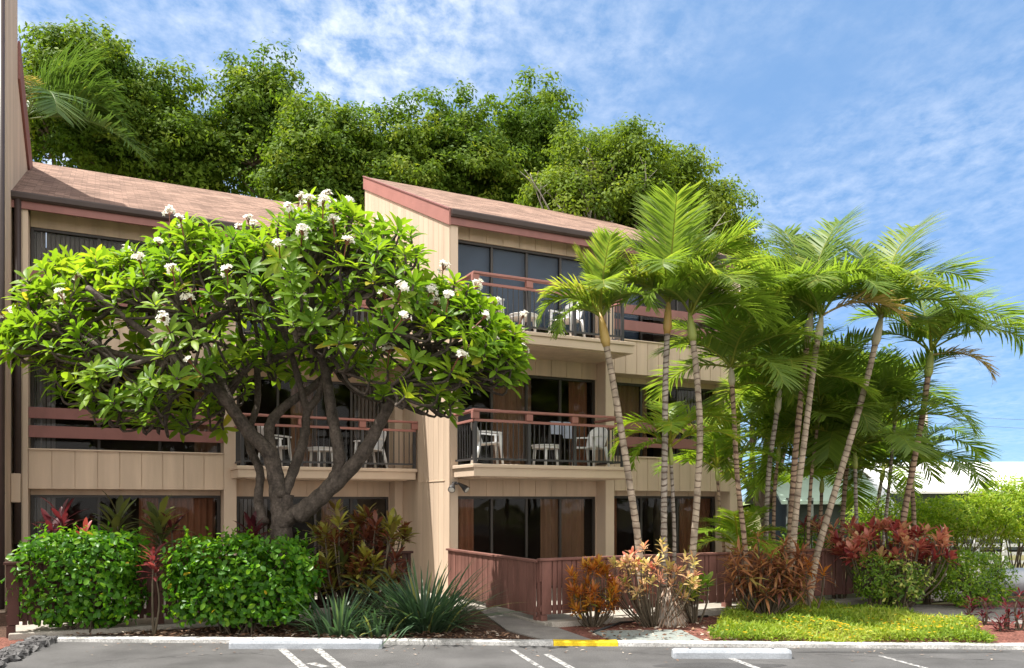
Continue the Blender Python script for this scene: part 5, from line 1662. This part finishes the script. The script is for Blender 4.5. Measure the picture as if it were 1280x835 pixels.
# dead root ball with hanging fibres at the palm feet
rb = root('root_ball', 'grey dead fibrous root ball at the foot of the pale palms', 'root ball', (GX(836, 13.15), 13.15, .03))
mb = MB(); mb.lathe((GX(836, 13.15), 13.15, .02), [(.26, 0), (.27, .1), (.21, .3), (.13, .5), (.05, .62)], 14)
mb.build('core', M['deadroot'], rb, smooth=True)
lv = LV(); n = 420
az = RNG.uniform(0, 2 * math.pi, n); zz_ = RNG.uniform(.1, .66, n)
rad = np.stack([np.cos(az), np.sin(az), np.zeros(n)], 1)
C = np.array([GX(836, 13.15), 13.15, .0]) + rad * (.27 - .30 * zz_)[:, None] + np.array([0, 0, 1]) * zz_[:, None]
lv.leaves(C, rad * .45 + np.array([0, 0, -1]), rad, RNG.uniform(.15, .34, n), .016, RNG.random(n), ROW_STRAP, 0, -.15, mid=False)
lv.build('fibres', M['litter'], rb)


# ------------------------------------------------------------------ ground cover, flowers, litter
def in_poly(x, y, poly):
    ins = np.zeros(len(x), bool); j = len(poly) - 1
    for i in range(len(poly)):
        xi, yi = poly[i]; xj, yj = poly[j]
        c = ((yi > y) != (yj > y)) & (x < (xj - xi) * (y - yi) / (yj - yi + 1e-12) + xi)
        ins ^= c; j = i
    return ins


patch = [gpt(886, 801, .06), gpt(1246, 805, .06), gpt(1215, 783, .06), gpt(1130, 768, .06), gpt(1030, 757, .06), gpt(940, 757, .06), gpt(905, 772, .06)]
xs_ = np.array([p[0] for p in patch]); ys_ = np.array([p[1] for p in patch])


def scatter(n, poly):
    xx = np.array([p[0] for p in poly]); yy = np.array([p[1] for p in poly])
    x = RNG.uniform(xx.min(), xx.max(), n * 3); y = RNG.uniform(yy.min(), yy.max(), n * 3)
    k = in_poly(x, y, poly)
    return x[k][:n], y[k][:n]


def mound(x, y):
    return .05 + .05 * (np.sin(x * 2.3 + 1) * np.sin(y * 2.9) + .6 * np.sin(x * 5.1 + y * 3.3)) + .05


x, y = scatter(38000, patch)
k_ = RNG.random(len(x)) < .35 + .9 * (np.sin(x * 3.1 + 2) * np.sin(y * 4.3) > -.55)
x, y = x[k_], y[k_]
h = np.maximum(.02, mound(x, y)) * RNG.uniform(.15, 1.25, len(x))
n = len(x)
C = np.stack([x, y, .04 + h], 1)
az = RNG.uniform(0, 6.28, n); el = RNG.uniform(.0, 1.4, n)
D = np.stack([np.cos(az) * np.cos(el), np.sin(az) * np.cos(el), np.sin(el)], 1)
lv = LV(); Ls = RNG.uniform(.03, .10, n)
tn = np.clip(.5 + .28 * np.sin(x * 1.7) * np.sin(y * 2.2 + 1) + RNG.normal(size=n) * .2, 0, 1)
lv.leaves(C, D, np.array([0, 0, 1.0]) + RNG.normal(size=(n, 3)) * .4, Ls, .012 + Ls * .12, tn, ROW_SMALL, 0, .3, mid=False)
tag(lv.build('ground_cover', M['grass']), 'low yellow-green ground cover in front of the palms', 'ground cover', None, 'stuff')
x, y = scatter(900, patch)
pr = np.exp(-((y - 12.1) / .5) ** 2) * (x > 4.0) * (x < 6.6) + .5 * np.exp(-((y - 12.3) / .6) ** 2) * (x > 5.4) + .12
k = RNG.random(len(x)) < pr
x, y = x[k], y[k]
C = []; D = []; T = []
for a, b in zip(x, y):
    z = .06 + mound(a, b) * 1.15
    t_ = RNG.random()
    for q in range(6):
        an = q * 1.047
        C.append((a, b, z)); D.append((math.cos(an), math.sin(an), .3)); T.append(t_)
lv = LV(); lv.leaves(C, D, (0, -.3, 1.0), .022, .016, T, ROW_SMALL, 0, .1, mid=False)
tag(lv.build('ground_flowers', M['bloom']), 'small yellow flowers scattered through the ground cover', 'flowers', None, 'stuff')
# sparse litter and fallen blossom on the beds and by the curb
bed = [(XL + .2, curb_y(XL) + .2), (0.3, curb_y(.3) + .2), (-.5, 12.9), (-6.2, 12.9)]
x, y = scatter(1500, bed)
x2, y2 = scatter(700, [(1.2, curb_y(1.2) + .2), (3.4, curb_y(3.4) + .2), (6.0, 15.0), (1.0, 13.0)])
x = np.concatenate([x, x2]); y = np.concatenate([y, y2]); n = len(x)
az = RNG.uniform(0, 6.28, n)
lv = LV(); Ls = RNG.uniform(.03, .10, n)
lv.leaves(np.stack([x, y, np.full(n, .047) + RNG.uniform(0, .015, n)], 1), np.stack([np.cos(az), np.sin(az), RNG.uniform(-.1, .35, n)], 1), np.array([0, 0, 1.0]) + RNG.normal(size=(n, 3)) * .3, Ls, Ls * .45, RNG.random(n), ROW_SMALL, .1, RNG.uniform(-.2, .3, n))
tag(lv.build('fallen_leaves', M['litter']), 'dry leaves and bits of blossom on the planting beds', 'leaf litter', None, 'stuff')

# ------------------------------------------------------------------ right-hand background
hz = root('white_roofed_house', 'low house with a broad white roof beyond the lime shrubs', 'house', (22, 37, 0))


def gable(bld, x0, x1, y0, y1, zw, zr, over, rm, wm, nm='roof'):
    mb = MB(); mb.wx(x0, x1, y0, y1, 0, zw); mb.build('wall', wm, bld)
    mb = MB()
    ym = (y0 + y1) / 2
    for sg in (0, 1):
        ya = y0 - over if sg == 0 else y1 + over
        za = zw - over * (zr - zw) / (ym - y0)
        q = [(x0 - over, ya, za), (x1 + over, ya, za), (x1 + over, ym, zr), (x0 - over, ym, zr)]
        mb.add(q + [(p[0], p[1], p[2] + .1) for p in q], [(3, 2, 1, 0), (4, 5, 6, 7), (0, 1, 5, 4), (1, 2, 6, 5), (2, 3, 7, 6), (3, 0, 4, 7)])
    mb.build(nm, rm, bld)
    return bld


gable(hz, GX(1090, 37), 36, 34.5, 41, 2.55, 3.75, .5, M['whiteroof'], M['darkwall'])
for k in range(3):
    f = MB(); x0 = 21.5 + k * 3.5; f.wx(x0, x0 + 1.4, 34.43, 34.49, 1.0, 2.1); w_ = f.build('window', M['whitepaint'], hz)
    f = MB(); f.wx(x0 + .08, x0 + 1.32, 34.41, 34.428, 1.08, 2.02); f.build('pane', M['glass'], w_)
gh = root('green_roofed_hut', 'low hut with a pale green roof behind the palm trunks', 'hut', (9.5, 25, 0))
gable(gh, GX(985, 25.5), GX(1075, 25.5), 25.2, 28.2, 2.2, 3.05, .45, M['greenroof'], M['darkwall'])
for xx in (GX(985, 24.7), GX(1012, 24.7), GX(1066, 24.7)):
    mb = MB(); mb.wx(xx, xx + .14, 24.75, 24.89, 0, 2.14); mb.build('post', M['pad'], gh, bevel=.01)
gw = root('white_roofed_shed', 'small white-roofed shed beside the green-roofed hut', 'shed', (13.2, 28, 0))
gable(gw, GX(1058, 28), GX(1096, 28), 27.6, 30.5, 1.9, 2.75, .4, M['whiteroof'], M['darkwall'])
wf = root('rail_fence', 'white horizontal rail fence behind the clipped hedge', 'fence', (GX(1240, 21.5), 21.5, 0))
x0, x1 = GX(1150, 21.5), GX(1330, 21.5)
for z in (.18, .40, .62, .84, 1.04):
    mb = MB(); mb.wx(x0, x1, 21.47, 21.5, z, z + .085); mb.build('rail', M['whitepaint'], wf)
for i in range(6):
    xx = x0 + (x1 - x0) * i / 5; mb = MB(); mb.wx(xx - .05, xx + .05, 21.505, 21.6, 0, 1.15); mb.build('post', M['whitepaint'], wf)
tk = root('metal_tank', 'grey rounded metal tank lying at the right edge beside the clipped hedge', 'tank', (GX(1285, 16.4), 16.4, .03))
xa, xb = GX(1232, 16.4), GX(1380, 16.4)
mb = MB(); mb.tube([(xa - .1, 16.4, .42), (xa, 16.4, .42), (xa + .08, 16.4, .42), (xb - .08, 16.4, .42), (xb, 16.4, .42)], [.10, .22, .28, .28, .2], 28)
mb.build('shell', M['tank'], tk, smooth=True)
for xx in (xa + .35, xb - .4):
    mb = MB(); mb.wx(xx, xx + .1, 16.22, 16.58, .0, .2); mb.build('saddle', M['steel'], tk)
up = root('utility_pole', 'distant utility pole with a dark crossarm beside the arching palm', 'utility pole', (GX(1157, 60), 60, 0))
mb = MB(); mb.tube([(GX(1157, 60), 60, 0), (GX(1157, 60), 60, 8.9)], [.2, .15], 10); mb.build('pole', M['pole'], up, smooth=True)
mb = MB(); mb.bar((GX(1150, 60), 60, 8.4), (GX(1166, 60), 60, 8.5), .12, .14); mb.build('crossarm', M['steel'], up)
for k in range(2):
    pts = [(GX(1160, 60) + 40 * t, 60 - 12 * t, 8.4 - .6 * k - 3.2 * 4 * t * (1 - t) * .35) for t in np.linspace(0, 1, 16)]
    mb = MB(); mb.tube(pts, .009, 4); mb.build('wire', M['steel'], up)
